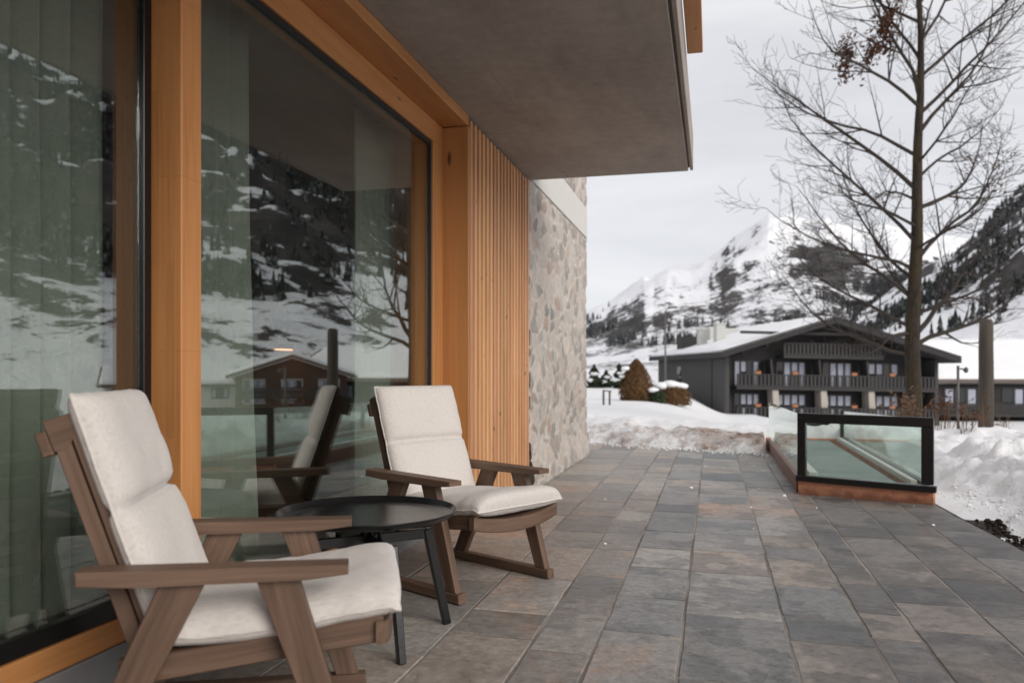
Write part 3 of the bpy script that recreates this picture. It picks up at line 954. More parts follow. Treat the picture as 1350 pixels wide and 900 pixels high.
for y in ys:
    for x in xs:
        z = snow_z(x, y); s = snow_s(x, y)
        vs.append((x, y, z))
        d = 0.
        if s > -.6:
            face = smooth(-.3, .15, s) * smooth(1.35, .55, s)
            if y > 10 and x < 2.2:                          # far bank: gritty reddish snow
                pat = smooth(-.12, .42, fbm(x * .8 + 3, y * .9, 11, 5))
                d = face * (.40 + .60 * pat) * smooth(-3.2, -1.6, x) + .10 * smooth(1.9, .6, s) * smooth(.0, .4, s)
                d += .62 * smooth(.16, .03, abs(s - .03)) * (.55 + .45 * noise.noise((x * 2.3, 1, 1)))
                d += .42 * math.exp(-((x + .15) / .55) ** 2 - ((s - .8) / .3) ** 2) + .3 * math.exp(-((x - .75) / .35) ** 2 - ((s - .35) / .25) ** 2)
            else:
                d = .18 * face * (.5 + .5 * fbm(x, y, 4, 3))
                if y < 6.9: d += 1.15 * smooth(.26, .08, abs(s + .12)) * smooth(3, 5, y)
        cs.append((d, 1. if (y < 6.9 and x > 1.6) else 0., d, 1))
nx = len(xs)
fs = [(i * nx + j, i * nx + j + 1, (i + 1) * nx + j + 1, (i + 1) * nx + j) for i in range(len(ys) - 1) for j in range(nx - 1)
      if not (xs[j + 1] < 1.6 and ys[i + 1] < 10.3)]
b.add(vs, fs, None, cs)
tag(b.build('snow_ground', M['snow'], recalc=False), None, None, None, 'structure')

# snow crumbs and soil clods scattered along the bank edges
def clods(name, spots, m, rr, smin, smax):
    b = MB()
    for (x, y, z) in spots:
        r = rr.uniform(smin, smax) * (1 if rr.random() < .85 else 1.8)
        ph = rr.uniform(0, 6); vs = []
        for (zz, k) in ((-.5, .7), (.15, 1), (.7, .55)):
            for i in range(6):
                a_ = ph + i * PI / 3; q_ = r * k * rr.uniform(.7, 1.25)
                vs.append((x + q_ * math.cos(a_), y + q_ * math.sin(a_), z + r * zz * rr.uniform(.7, 1.1)))
        fs = [(j * 6 + i, j * 6 + (i + 1) % 6, j * 6 + 6 + (i + 1) % 6, j * 6 + 6 + i) for j in range(2) for i in range(6)] + [tuple(range(12, 18)), tuple(range(5, -1, -1))]
        b.add(vs, fs)
    tag(b.build(name, m), None, None, None, 'stuff')
rr = random.Random(77); sp = []
for _ in range(420):
    x = rr.uniform(-2.4, .72); y = edge_far(x) + rr.gauss(.02, .14); sp.append((x, y, max(.0, snow_z(x, y)) + .004))
for _ in range(260):
    y = rr.uniform(5.2, 8.6); x = bank_x(y) + rr.gauss(.05, .10)
    if x > edge_right(y): sp.append((x, y, snow_z(x, y) + .008))
for _ in range(16): sp.append((rr.uniform(-1.0, 1.7), rr.uniform(5, 11), .001))
clods('snow_crumbs', sp, M['roof_snow'], rr, .004, .013)
M['soil'] = plain('soil', (.020, .014, .010), .95, .5, 30, .004, .2)
sp = []
for _ in range(420):
    y = rr.uniform(3.6, 6.75); x = bank_x(y) - abs(rr.gauss(0, .11)) + .03
    if x > edge_right(y) - .03: sp.append((x, y, max(-.03, snow_z(x, y)) + .008))
clods('soil_clods', sp, M['soil'], rr, .005, .018)

# ------------------------------------------------------------------ glass enclosure over the stair
A_, B_ = Vector((.742, 7.656)), Vector((1.772, 7.30))       # front corners
ex = (B_ - A_).normalized(); ey = Vector((-ex.y, ex.x))
LB_, RB_ = Vector((.75, 12.1)), Vector((1.80, 12.1))
gb = thing('glass_enclosure', (1.25, 9.6, 0), 'black framed glass enclosure on a rusty orange stone base at the terrace edge', 'glass enclosure')
def gpart(mb, name, m, parent=None):
    o = mb.build(name, m); p = parent or gb
    bpy.context.view_layer.update(); o.parent = p; o.matrix_parent_inverse = p.matrix_world.inverted(); return o
def P3(v, z): return Vector((v.x, v.y, z))
b = MB(); ins = .12
# base walls all round
b.board(P3(A_ + ey * .06, .055), P3(B_ + ey * .06, .025), .12, .20, ey.to_3d(), .006)
b.board((1.712, 7.46, .035), (1.74, 12.1, .055), .12, .20, (1, 0, 0), .006)
b.board((.74, 12.16, .055), (1.80, 12.16, .055), .12, .20, (0, 1, 0), .006)
gpart(b, 'stone_base', M['rusty_stone'])
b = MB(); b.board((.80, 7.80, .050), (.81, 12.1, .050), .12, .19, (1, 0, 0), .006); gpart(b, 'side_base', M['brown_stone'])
# pale inner kerb
b = MB()
b.board((1.668, 7.52, .150), (1.70, 12.0, .165), .055, .05, (1, 0, 0), .004)
b.board((.90, 7.90, .150), (.90, 12.0, .165), .08, .05, (1, 0, 0), .004)
gpart(b, 'kerb', M['plaster'])
b = MB()
b.add([(.86, 7.75, .125), (1.57, 7.55, .125), (1.57, 12.0, .14), (.86, 12.0, .14)], [(0, 1, 2, 3)])
b.add([(.86, 7.75, .105), (1.57, 7.55, .105), (1.57, 12.0, .12), (.86, 12.0, .12)], [(3, 2, 1, 0)])
gpart(b, 'glass_floor', M['frosted'])
# front frame
fr = MB()
e0, e1 = A_ - ex * .012, B_ + ex * .02
dz = -.010
fr.board(P3(e0, .150), P3(e1, .150 + dz * 2), .085, .052, ey.to_3d(), .004)
fr.board(P3(A_ + ey * .0, .690), P3(B_, .690 + dz), .06, .082, ey.to_3d(), .004)
fr.board(P3(A_ + ex * .036, .176), P3(A_ + ex * .036, .648), .072, .06, ex.to_3d(), .004)
fr.board(P3(B_ - ex * .046, .166), P3(B_ - ex * .046, .640), .092, .06, ex.to_3d(), .004)
fro = gpart(fr, 'front_frame', M['frame_black'])
b = MB(); b.board(P3(A_ + ex * .072, .41), P3(B_ - ex * .092, .406), .012, .47, ey.to_3d(), .001)
gpart(b, 'front_pane', M['rail_glass'], fro)
# side panes (frameless, slim top edge) and posts
def pane(p0, p1, zb0, zb1, zt0, zt1, name):
    b = MB(); t = .006
    d = (p1 - p0).normalized(); n = Vector((-d.y, d.x)) * t
    v = []
    for sgn in (1, -1):
        for (p, z) in ((p0, zb0), (p1, zb1), (p1, zt1), (p0, zt0)): v.append(P3(p + n * sgn, z))
    b.add(v, [(0, 1, 2, 3), (7, 6, 5, 4), (0, 4, 5, 1), (1, 5, 6, 2), (2, 6, 7, 3), (3, 7, 4, 0)])
    return gpart(b, name, M['rail_glass'])
pane(Vector((.775, 7.71)), Vector((.782, 12.08)), .156, .156, .715, .66, 'side_pane')
pane(Vector((1.742, 7.39)), Vector((1.765, 12.08)), .140, .156, .705, .55, 'side_pane')
b = MB(); b.box((1.735, 12.085, .156), (1.785, 12.145, .56), .003); gpart(b, 'post', M['frame_black'])
b = MB(); b.board((1.742, 7.42, .150), (1.765, 12.08, .168), .045, .04, (1, 0, 0), .003); gpart(b, 'glass_channel', M['frame_black'])

# ------------------------------------------------------------------ bare tree
def grow(segs, p, d, L, r, lvl, rnd, maxl=3, droop=0., nseg=None):
    """append polylines (pts, radii, level) of a branch and its children"""
    n = nseg or (7 if lvl == 1 else 5 if lvl == 2 else 4)
    pts, rad = [p.copy()], [r]
    q = p.copy(); dd = d.normalized()
    kids = []
    for i in range(n):
        t = (i + 1) / n
        wob = Vector((rnd.gauss(0, 1), rnd.gauss(0, 1), rnd.gauss(0, 1))) * (.09 if lvl < 3 else .13)
        up = Vector((0, 0, (.12 if t > .5 else -.01) - droop * (1 - t)))
        dd = (dd + wob + up).normalized()
        q = q + dd * (L / n)
        pts.append(q.copy()); rad.append(max(.0050, r * (1 - .86 * t)))
        if lvl < maxl and t > .18:
            kids.append((q.copy(), dd.copy(), rad[-1], t))
    segs.append((pts, rad, lvl))
    for (kp, kd, kr, t) in kids:
        m = (2 if rnd.random() < .6 else 1) if lvl == 1 else (1 if rnd.random() < .7 else 0) if lvl == 2 and False else (1 if rnd.random() < .85 else 2) if lvl == 2 else (1 if rnd.random() < .2 else 0)
        for _ in range(m):
            side = kd.cross(Vector((rnd.gauss(0, 1), rnd.gauss(0, 1), rnd.gauss(0, 1)))).normalized()
            nd = (kd * rnd.uniform(.55, 1.0) + side * rnd.uniform(.5, 1.0)).normalized()
            nd.z = nd.z * .75 + .12
            kl = L * rnd.uniform(.26, .50) * (1.15 - .6 * t)
            grow(segs, kp + Vector((0, 0, 0)), nd, max(kl, .28), max(kr * .62, .0048), lvl + 1, rnd, maxl, 0)
rt = random.Random(8)
TX, TY = 5.257, 23.26
tree = thing('bare_tree', (TX, TY, -1.0), 'tall bare leafless tree with spreading branches and a few clinging dead leaves', 'tree')
right = Vector((.9702, .2423, 0)); back = Vector((-.2423, .9702, 0))
trunk_pts = [(-.03, -.6), (-.05, .4), (-.06, 1.2), (-.14, 2.8), (-.12, 4.2), (-.04, 5.6), (.0, 7.0), (.03, 8.2), (.07, 9.6), (.05, 11), (.0, 12.4), (-.25, 14.2), (-.5, 16.0)]
trad = [.25, .215, .195, .185, .168, .148, .13, .112, .09, .076, .058, .04, .015]
tp = [right * a + back * (.06 * math.sin(z)) + Vector((0, 0, z + .0)) for a, z in trunk_pts]
b = MB()
# subdivide for a rougher trunk
fine, frad = [], []
for i in range(len(tp) - 1):
    for k in range(5):
        t = k / 5; p = tp[i].lerp(tp[i + 1], t); r = trad[i] * (1 - t) + trad[i + 1] * t
        fine.append(p + right * .012 * noise.noise((p.z * 2, 1, 0))); frad.append(r * (1 + .06 * noise.noise((p.z * 3, 5, 0))))
fine.append(tp[-1]); frad.append(trad[-1])
b.tube(fine, frad, 14); tk = b.build('trunk', M['bark'], tree)
def trunk_at(z):
    for (p, q, r0, r1) in zip(tp, tp[1:], trad, trad[1:]):
        if p.z <= z <= q.z:
            t = (z - p.z) / (q.z - p.z); return p.lerp(q, t), r0 + (r1 - r0) * t
    return tp[-1], trad[-1]
segs = []
# main limbs: height above the root, compass angle in the image plane (0 = right), elevation, length, radius, droop
limbs = [(2.55, 178, 10, 3.4, .055, -.02), (2.75, 8, 30, 3.6, .07, 0), (3.0, 20, 38, 4.2, .075, 0), (3.25, 170, 30, 3.2, .05, .05), (3.1, 200, 4, 2.6, .04, .12),
         (3.6, -25, 25, 3.0, .05, 0), (4.0, 165, 42, 3.6, .05, .1), (4.5, 150, 50, 3.2, .05, .15), (5.0, 15, 55, 3.6, .06, 0), (4.8, 190, 28, 3.6, .045, .1),
         (5.5, 175, 45, 4.4, .055, .22), (5.9, 205, 30, 3.6, .045, .15), (6.4, 5, 28, 4.4, .06, -.05), (6.9, 176, 48, 4.6, .06, .25), (7.2, 30, 40, 3.6, .045, 0),
         (7.8, 160, 40, 3.8, .05, .1), (8.4, 12, 48, 4.6, .06, 0), (8.9, -12, 52, 4.4, .055, 0), (9.1, 190, 35, 4.4, .05, .15), (9.6, 170, 55, 3.8, .05, .05),
         (9.9, 8, 40, 4.4, .05, 0), (10.3, 160, 70, 3.4, .045, 0), (10.8, 20, 55, 3.4, .045, 0), (11.3, 182, 40, 3.8, .04, .05), (11.8, -5, 50, 3.2, .04, 0), (12.3, 175, 55, 3.0, .035, 0), (13, 15, 55, 2.8, .03, 0), (13.6, 170, 50, 2.6, .025, 0),
         (3.9, 90, 35, 2.8, .045, 0), (5.3, -90, 30, 2.6, .04, 0), (6.6, 95, 40, 2.8, .04, 0), (7.6, -85, 35, 2.6, .04, 0), (9.3, 80, 45, 2.6, .035, 0), (10.6, -95, 45, 2.6, .03, 0)]
for (z, az, el, L, r, dr) in limbs:
    c, tr = trunk_at(z)
    a, e = R(az + rt.uniform(-12, 12)), R(el)
    d = (right * math.cos(a) + back * math.sin(a)) * math.cos(e) + Vector((0, 0, math.sin(e)))
    grow(segs, c + d * tr * .6, d, L * 1.18, r, 1, rt, 4, dr * .5, 9)
b = MB()
for pts, rad, lvl in segs:
    b.tube(pts, rad, 6 if lvl == 1 else 4 if lvl == 2 else 3, False)
cr = b.build('crown', M['twig'], tree)
def leaf_quads(b, centres, n, sp, size, rnd, hang=1.0):
    for _ in range(n):
        c = Vector(rnd.choice(centres)); p = c + Vector((rnd.gauss(0, sp), rnd.gauss(0, sp), rnd.gauss(0, sp * hang)))
        u = Vector((rnd.gauss(0, 1), rnd.gauss(0, 1), rnd.gauss(0, 1))).normalized(); w = u.orthogonal().normalized()
        s = size * rnd.uniform(.6, 1.3); bend = u.cross(w) * s * .3
        b.add([p - u * s, p + w * s * .55 + bend, p + u * s, p - w * s * .55 + bend], [(0, 1, 2), (0, 2, 3)])
def tree_pt(px, y, dd=0):                      # offsets from the trunk line in its own plane
    return right * ((px - 1210) * .02006) + Vector((0, 0, 1.1 + (490 - y) * .02006 + 1.0)) + back * dd
lv = MB(); rl2 = random.Random(3)
cl = []
for i in range(15):
    t = i / 14
    cl.append(tree_pt(1180 - 42 * t + rl2.uniform(-5, 5), 8 + 76 * t, rl2.uniform(-.3, .3)))
for i in range(8): cl.append(tree_pt(1112 + rl2.uniform(-6, 8), 78 + rl2.uniform(-22, 20), 0))
for i in range(6): cl.append(tree_pt(1172 + rl2.uniform(-8, 8), 25 + rl2.uniform(-18, 32), .2))
leaf_quads(lv, cl, 900, .10, .072, rl2, 1.6)
cl = [tree_pt(1290 + rl2.uniform(-22, 40), 235 + rl2.uniform(-28, 22), rl2.uniform(-.3, .3)) for _ in range(14)]
leaf_quads(lv, cl, 95, .12, .06, rl2)
lv.build('dead_leaf', M['dead_leaf'], tree)
# ------------------------------------------------------------------ weathered log post, thin marker post, dry plants
lp = thing('log_post', (5.445, 18.41, -.8), 'thick weathered grey log post rising from the snow bank right of the bare tree', 'post')
b = MB()
zz = [0, .4, .9, 1.4, 1.9, 2.4, 2.8, 2.93, 2.98]
b.tube([(.014 * noise.noise((z * 2, 0, 0)), .01 * noise.noise((z, 3, 0)), z) for z in zz], [.155, .15, .145, .142, .138, .135, .130, .125, .09], 16)
b.build('trunk', M['log'], lp)
def cam_pt(u, d): return Vector((d * (u * .9702 - .2423), d * (u * .2423 + .9702), 0))
q = cam_pt(.5542, 11.2)
mp = thing('marker_post', (q.x, q.y, snow_z(q.x, q.y) - .20), 'thin grey metal post with a small bracket among dry stalks in the snow', 'post')
b = MB(); b.tube([(0, 0, 0), (0, 0, 1.10)], .018, 10); b.build('pole', M['post_metal'], mp)
b = MB(); b.tube([(0, 0, 1.05), (.05, 0, 1.06), (.09, 0, 1.02)], .01, 8); b.lathe([(.012, 1.0), (.03, 1.02), (.03, 1.06), (.012, 1.08)], 12, (.10, 0, 0)); b.build('bracket', M['post_metal'], mp)
def dry_plant(u, d, h, n, label, leafm='dead_leaf', sp=.16, nl=40, name='dry_shrub', seed=1, ls=.03):
    rr = random.Random(seed); q = cam_pt(u, d); z = snow_z(q.x, q.y) - .06
    t = thing(name, (q.x, q.y, z), label, 'shrub')
    b = MB(); tips = []
    for k in range(n):
        a = rr.uniform(0, 2 * PI); r = sp * rr.uniform(.1, 1); hh = h * rr.uniform(.55, 1)
        p0 = Vector((rr.gauss(0, .3 * sp), rr.gauss(0, .3 * sp), 0)); p2 = p0 + Vector((r * math.cos(a), r * math.sin(a), hh)); p1 = p0.lerp(p2, .5) + Vector((rr.gauss(0, .02), rr.gauss(0, .02), .03))
        b.tube([p0, p1, p2], [.006, .005, .003], 4, False)
        tips += [p2, p2.lerp(p1, .4), p1]
        for _ in range(2):
            s0 = p1.lerp(p2, rr.random()); s1 = s0 + Vector((rr.gauss(0, .08), rr.gauss(0, .08), rr.uniform(.04, .16))) * (h / .6)
            b.tube([s0, s1], [.004, .002], 3, False); tips.append(s1)
    b.build('stalk', M['dry_stalk'], t)
    if nl:
        b = MB(); leaf_quads(b, tips, nl, .035, ls, rr); b.build('leaf', M[leafm], t)
dry_plant(.5375, 11.5, .62, 11, 'reddish dry shrub left of the thin metal post in the snow', seed=2, nl=90)
dry_plant(.566, 11.0, .45, 8, 'low dry stalks just right of the thin metal post', seed=3, nl=30)
dry_plant(.583, 12.2, .50, 8, 'sparse dry twigs in the snow against the left of the log post', seed=4, nl=24)
dry_plant(.492, 17.5, 1.1, 30, 'ochre twiggy shrub at the foot of the bare tree behind the enclosure', 'dry_stalk', .34, 150, seed=6, ls=.05)
dry_plant(.612, 15.0, .7, 10, 'brown dry twigs in the snow right of the log post', seed=8, nl=40)

# ------------------------------------------------------------------ brown bush, snowy shrub, little frame, street lamp on the snow field
def bush(name, u, d, w, h, m, label, seed, prof, snow=None, n=2600, ls=.07):
    rr = random.Random(seed); q = cam_pt(u, d); z = snow_z(q.x, q.y)
    t = thing(name, (q.x, q.y, z - .05), label, 'bush')
    b = MB()
    for _ in range(n):
        zz = rr.random(); r = prof(zz) * w / 2
        a = rr.uniform(0, 2 * PI); k = math.sqrt(rr.uniform(.45, 1)) * (1 + .22 * noise.noise((math.cos(a) * 2, math.sin(a) * 2, zz * 4 + seed))) * (1.12 if rr.random() < .06 else 1)
        p = Vector((math.cos(a) * r * k, math.sin(a) * r * k, zz * h))
        uu = Vector((rr.gauss(0, 1), rr.gauss(0, 1), rr.gauss(.4, 1))).normalized(); ww = uu.orthogonal().normalized(); s = ls * rr.uniform(.6, 1.4)
        b.add([p - uu * s, p + ww * s * .6, p + uu * s, p - ww * s * .6], [(0, 1, 2, 3)])
    # inner mass of twigs
    pr = [(max(.02, prof(i / 12) * w / 2 * .78), h * (.04 + .9 * i / 12)) for i in range(13)]
    b.lathe(pr, 14)
    b.build('foliage', m, t)
    b = MB()
    for k in range(4): b.tube([(rr.gauss(0, .1), rr.gauss(0, .1), -.3), (rr.gauss(0, .15), rr.gauss(0, .15), h * .5)], [.05, .03], 6)
    b.build('stem', M['bark'], t)
    if snow:
        b = MB(); b.smooth = True
        for (sx, sy, sz, sr) in snow:
            vs, fs = [], []; nn, mm = 14, 8
            for i in range(mm + 1):
                ph = PI * i / mm
                for k in range(nn):
                    a = 2 * PI * k / nn
                    rr_ = sr * (1 + .18 * noise.noise((sx * 3 + math.cos(a) * 1.5, math.sin(a) * 1.5, ph)))
                    vs.append((sx + rr_ * math.sin(ph) * math.cos(a), sy + rr_ * math.sin(ph) * math.sin(a), sz + rr_ * .42 * math.cos(ph)))
            for i in range(mm):
                for k in range(nn): fs.append((i * nn + k, i * nn + (k + 1) % nn, (i + 1) * nn + (k + 1) % nn, (i + 1) * nn + k))
            b.add(vs, fs)
        b.build('snow_cap', M['roof_snow'], t)
    return t
bush('brown_bush', .1545, 42, 1.75, 2.2, M['brown_bush'], 'tall brown clipped bush with a peaked top standing in the snow by the chalet', 4,
     lambda z: (.80 + .22 * math.sin(min(z, .3) / .3 * PI / 2)) * (1 - max(0, z - .3) / .7) ** .62 + .10 * (1 - z), [(-.50, -.1, 1.72, .30), (-.72, -.1, 1.30, .20)], 3800, .06)
bush('snowy_shrub', .199, 43, 2.0, 1.15, M['brown_bush'], 'low rounded shrub under a thick cap of snow between brown bush and chalet', 9,
     lambda z: max(.1, (1 - (z * 1.0) ** 3)) ** .5, [(-.55, -.2, 1.02, .50), (-.05, -.1, 1.08, .55), (.45, -.1, 1.02, .42), (-.8, -.3, .9, .35)], 2200, .06)
bush('green_shrub', .179, 41.6, 1.0, .75, M['green_bush'], 'small dark green shrub tucked beside the brown bush in the snow', 12,
     lambda z: max(.1, (1 - (z * 1.0) ** 3)) ** .5, [(-.15, -.2, .70, .3)], 900, .06)
for (u, d, w, h, lab, sd) in ((.102, 88, 2.6, 2.6, 'leftmost dark green fir bush at the far edge of the snow field', 21), (.117, 92, 2.4, 2.0, 'low dark fir bush beyond the little wooden frame', 22), (.133, 86, 2.2, 2.6, 'dark fir bush just left of the brown bush', 23)):
    bush('fir_bush', u, d, w, h, M['green_bush'], lab, sd, lambda z: max(.06, (1 - z) ** .75 * (.8 + .25 * math.sin(z * 17 + sd)) ), [(.1, -.2, h * .62, w * .20), (-.25, -.3, h * .35, w * .22)], 900, .13)
q = cam_pt(.1175, 34); z = snow_z(q.x, q.y)
t = thing('timber_frame', (q.x, q.y, z), 'little dark timber frame of two short posts standing in the snow', 'frame')
for s in (-.13, .13):
    b = MB(); b.board((s, 0, -.2), (s, 0, .58), .075, .075, (1, 0, 0), .008); b.build('post', M['log'], t)
b = MB(); b.board((-.17, 0, .60), (.21, 0, .56), .07, .05, (0, 1, 0), .006); b.build('crossbar', M['log'], t)
q = cam_pt(.1905, 50); z = snow_z(q.x, q.y)
t = thing('street_lamp', (q.x, q.y, z), 'tall thin dark street lamp pole standing before the grey chalet side wall', 'lamp')
b = MB(); b.tube([(0, 0, -.2), (0, 0, 5.4)], [.065, .045], 10); b.build('pole', M['post_metal'], t)
b = MB(); b.tube([(0, 0, 5.35), (.05, 0, 5.6), (.35, 0, 5.7)], .03, 8); b.build('arm', M['post_metal'], t)
b = MB(); b.box((.15, -.11, 5.66), (.75, .11, 5.76), .03); b.build('lamp_head', M['post_metal'], t)

# ------------------------------------------------------------------ dark chalet
O = cam_pt(.265, 66)
ch = thing('chalet', (O.x, O.y, 0), 'large dark grey chalet with three balconies and snowy gable roof beyond the terrace', 'chalet', R(14.02 + 5))
SH = -.018
def cp(mb, name, m, parent=None):
    mb.v = [(x, y, z + SH * x) for x, y, z in mb.v]
    o = mb.build(name, m, parent or ch); return o
W_, D_ = 18.4, 20.5
PK = (8.6, 5.75)
def roof_z(x): return 2.80 + (PK[1] - 2.80) * (x + .8) / (PK[0] + .8) if x < PK[0] else PK[1] + (2.72 - PK[1]) * (x - PK[0]) / (19.3 - PK[0])
# body
b = MB()
b.add([(0, 1.5, -6), (W_, 1.5, -6), (W_, 1.5, roof_z(W_) - .6), (PK[0], 1.5, PK[1] - .6), (0, 1.5, roof_z(0) - .6)], [(0, 1, 2, 3, 4)])
cp(b, 'front_wall', M['chalet_wood'])
b = MB()
b.box((0, 0, -6), (.35, D_, roof_z(0) - .55), .01, axis=1)
b.box((W_ - .3, 0, -6), (W_, D_, roof_z(W_) - .55), .01, axis=1)
b.add([(.35, D_, -6), (W_ - .3, D_, -6), (W_ - .3, D_, roof_z(W_) - .6), (PK[0], D_, PK[1] - .6), (.35, D_, roof_z(0) - .6)], [(0, 1, 2, 3, 4)])
cp(b, 'side_wall', M['chalet_side'])
# pilaster strip and slit window on the side wall
b = MB(); b.box((-.06, .02, -6), (-.003, 3.0, 2.2), .01, axis=2); cp(b, 'wall_panel', M['chalet_wall']); b = MB(); b.box((-.05, 17.6, -6), (-.003, 18.2, 2.1), .01, axis=2); cp(b, 'wall_panel', M['chalet_wall'])
b = MB(); b.box((-.10, 3.05, -6), (-.003, 3.17, 2.1), .01, axis=2); cp(b, 'downpipe', M['chalet_wood'])
b = MB(); b.box((-.03, 12.2, -1.2), (-.003, 13.4, 1.6), .01, axis=2); cp(b, 'side_window', M['chalet_glass'])
# roof: two slopes with deep fascias, snow on top
def slope(xa, xb, y0, y1, t0, t1, n=16):
    b = MB(); vs, fs = [], []
    for i in range(n + 1):
        x = xa + (xb - xa) * i / n
        for y in (y0, y1):
            for tt in (t0, t1): vs.append((x, y, roof_z(x) + tt))
    for i in range(n):
        a = i * 4
        fs += [(a + 1, a + 3, a + 7, a + 5), (a, a + 4, a + 6, a + 2), (a, a + 1, a + 5, a + 4), (a + 2, a + 6, a + 7, a + 3)]
    fs += [(0, 2, 3, 1), (n * 4, n * 4 + 1, n * 4 + 3, n * 4 + 2)]
    b.add(vs, fs); return b
b = slope(-.8, 19.3, -1.7, D_ + .8, -.55, 0, 32)
rf = cp(b, 'roof', M['chalet_soffit'])
def snow_roof():
    b = MB(); b.smooth = True; vs, fs = [], []
    nx_, ny_ = 60, 40
    for i in range(nx_ + 1):
        x = -.86 + (19.3 + .12) * i / nx_
        for j in range(ny_ + 1):
            y = -1.74 + (D_ + 2.58) * j / ny_
            ed = min(i, nx_ - i, 3) / 3 * min(j, ny_ - j, 2) / 2
            vs.append((x, y, roof_z(max(-.8, min(19.3, x))) + .03 + (.24 + .10 * fbm(x * .7, y * .7, 2, 3)) * ed ** .5 * smooth(-1.8, 2.5, y) - (.12 if ed == 0 else 0)))
    for i in range(nx_):
        for j in range(ny_):
            a = i * (ny_ + 1) + j; fs.append((a, a + ny_ + 1, a + ny_ + 2, a + 1))
    b.add(vs, fs); return b
cp(snow_roof(), 'roof_snow', M['roof_snow'], rf)
for (x, y, w, zt) in ((2.2, 7.6, .85, 5.45), (1.15, 9.4, .75, 5.0), (14.6, 9, 1.1, 6.0)):
    b = MB(); b.box((x - w / 2, y - w / 2, roof_z(x) - .1), (x + w / 2, y + w / 2, zt), .02, axis=2); b.box((x - w / 2 - .08, y - w / 2 - .08, zt + .003), (x + w / 2 + .08, y + w / 2 + .08, zt + .14), .02); cp(b, 'chimney', M['chimney'], rf)
b = MB(); b.box((3.2, 13.2, 3.8), (6.2, 16, 5.5), .02, axis=0); cp(b, 'dormer', M['chimney'], rf)
b = MB(); b.box((.1, 12, 2.8), (1.6, 14, 4.55), .02, axis=0); cp(b, 'dormer', M['chalet_wood'], rf)
# balconies
def balcony(x0, x1, zt, name='balcony'):
    b = MB()
    b.box((x0, -.02, zt - 1.28), (x1, 1.49, zt - 1.06), .02, axis=0)
    fl = cp(b, name, M['chalet_rail'])
    b = MB()
    b.box((x0, -.10, zt - .10), (x1, .02, zt), .02, axis=0)
    b.box((x0, -.06, zt - 1.04), (x1, 0, zt - .92), .02, axis=0)
    cp(b, 'handrail', M['chalet_rail'], fl)
    b = MB(); x = x0 + .1
    while x < x1 - .1:
        b.board((x, -.03, zt - .918), (x, -.03, zt - .103), .20, .035, (1, 0, 0), .004); x += .33
    cp(b, 'board_row', M['chalet_wood'] if 0 else M['chalet_rail'], fl)
    return fl
balcony(4.95, 13.6, 3.62); balcony(.95, 18.1, .98); balcony(.95, 18.1, -1.72)
# windows: four bays in two rows
bays = [(1.25, 3.45), (4.9, 7.5), (8.95, 11.55), (13.0, 15.7)]
for (z0, z1) in ((-.1, 2.12), (-2.8, -.62)):
    for (x0, x1) in bays:
        f = MB(); n = 4
        f.box((x0, 1.40, z0), (x1, 1.497, z0 + .1), .01, axis=0); f.box((x0, 1.40, z1 - .1), (x1, 1.497, z1), .01, axis=0)
        for k in range(n + 1):
            xx = x0 + (x1 - x0 - .1) * k / n
            f.box((xx, 1.402, z0 + .102), (xx + .1, 1.495, z1 - .102), .01, axis=2)
        fo = cp(f, 'window', M['window_frame_dark'])
        g_ = MB(); g_.box((x0 + .03, 1.455, z0 + .05), (x1 - .03, 1.47, z1 - .05), .001, axis=0); cp(g_, 'pane', M['chalet_glass'], fo)
        cu = MB()
        for k in range(n):
            xa = x0 + (x1 - x0) * (k + .18) / n; xb = x0 + (x1 - x0) * (k + .86) / n
            if random.random() < .82:
                top = z1 - .14
                bot = z0 + .12 if (random.random() < .55 and z0 > -1) else z1 - .95
                m_ = 8; vs = []
                for i in range(m_ + 1):
                    vs.append((xa + (xb - xa) * i / m_, 1.445 + .012 * math.sin(i * 2.4), top)); vs.append((xa + (xb - xa) * i / m_, 1.445 + .012 * math.sin(i * 2.4), bot))
                cu.add(vs, [(2 * i, 2 * i + 2, 2 * i + 3, 2 * i + 1) for i in range(m_)])
                if z0 < -1 and random.random() < .8:
                    vs2 = [(x, y, z - 1.15) for x, y, z in vs]; cu.add(vs2, [(2 * i, 2 * i + 2, 2 * i + 3, 2 * i + 1) for i in range(m_)])
        if cu.v: cp(cu, 'net_curtain', M['curtain_white'], fo)
b = MB()
for x in (4.35, 8.5, 12.65, 16.6):
    b.add([(x - .18, .15, -3), (x + .42, .15, -3), (x + .42, 1.3, -3), (x - .18, 1.3, -3), (x - .28, .15, -.32), (x + .22, .15, -.32), (x + .22, 1.3, -.32), (x - .28, 1.3, -.32)],
          [(0, 1, 5, 4), (1, 2, 6, 5), (2, 3, 7, 6), (3, 0, 4, 7), (4, 5, 6, 7), (3, 2, 1, 0)])
    b2 = MB(); b2.v, b2.g, b2.c, b2.f, b2.sm = list(b.v[-8:]), list(b.g[-8:]), list(b.c[-8:]), [tuple(i - len(b.v) + 8 for i in f) for f in b.f[-6:]], [False] * 6
    cp(b2, 'pillar', M['pillar'])
for x in (4.35, 8.5, 12.65):
    b = MB(); b.board((x - .25, .7, .0), (x - .42, .7, 2.2), .16, 1.2, (1, 0, 0), .01); cp(b, 'partition', M['chalet_rail'])
b = MB(); b.box((5.0, 1.2, 3.9), (5.24, 1.45, 4.2), .05); cp(b, 'porch_lamp', M['porch_glow'])
# gable timbers
b = MB()
for x in (1.2, 3.2, 14.2, 16.4): b.board((x, -.9, roof_z(x) - .72), (x, 1.4, roof_z(x) - .72), .2, .26, (1, 0, 0), .01)
b.board((1.0, -.75, 4.35), (15.6, -.75, 4.35), .22, .22, (0, 1, 0), .01)
cp(b, 'purlin', M['chalet_wood'])
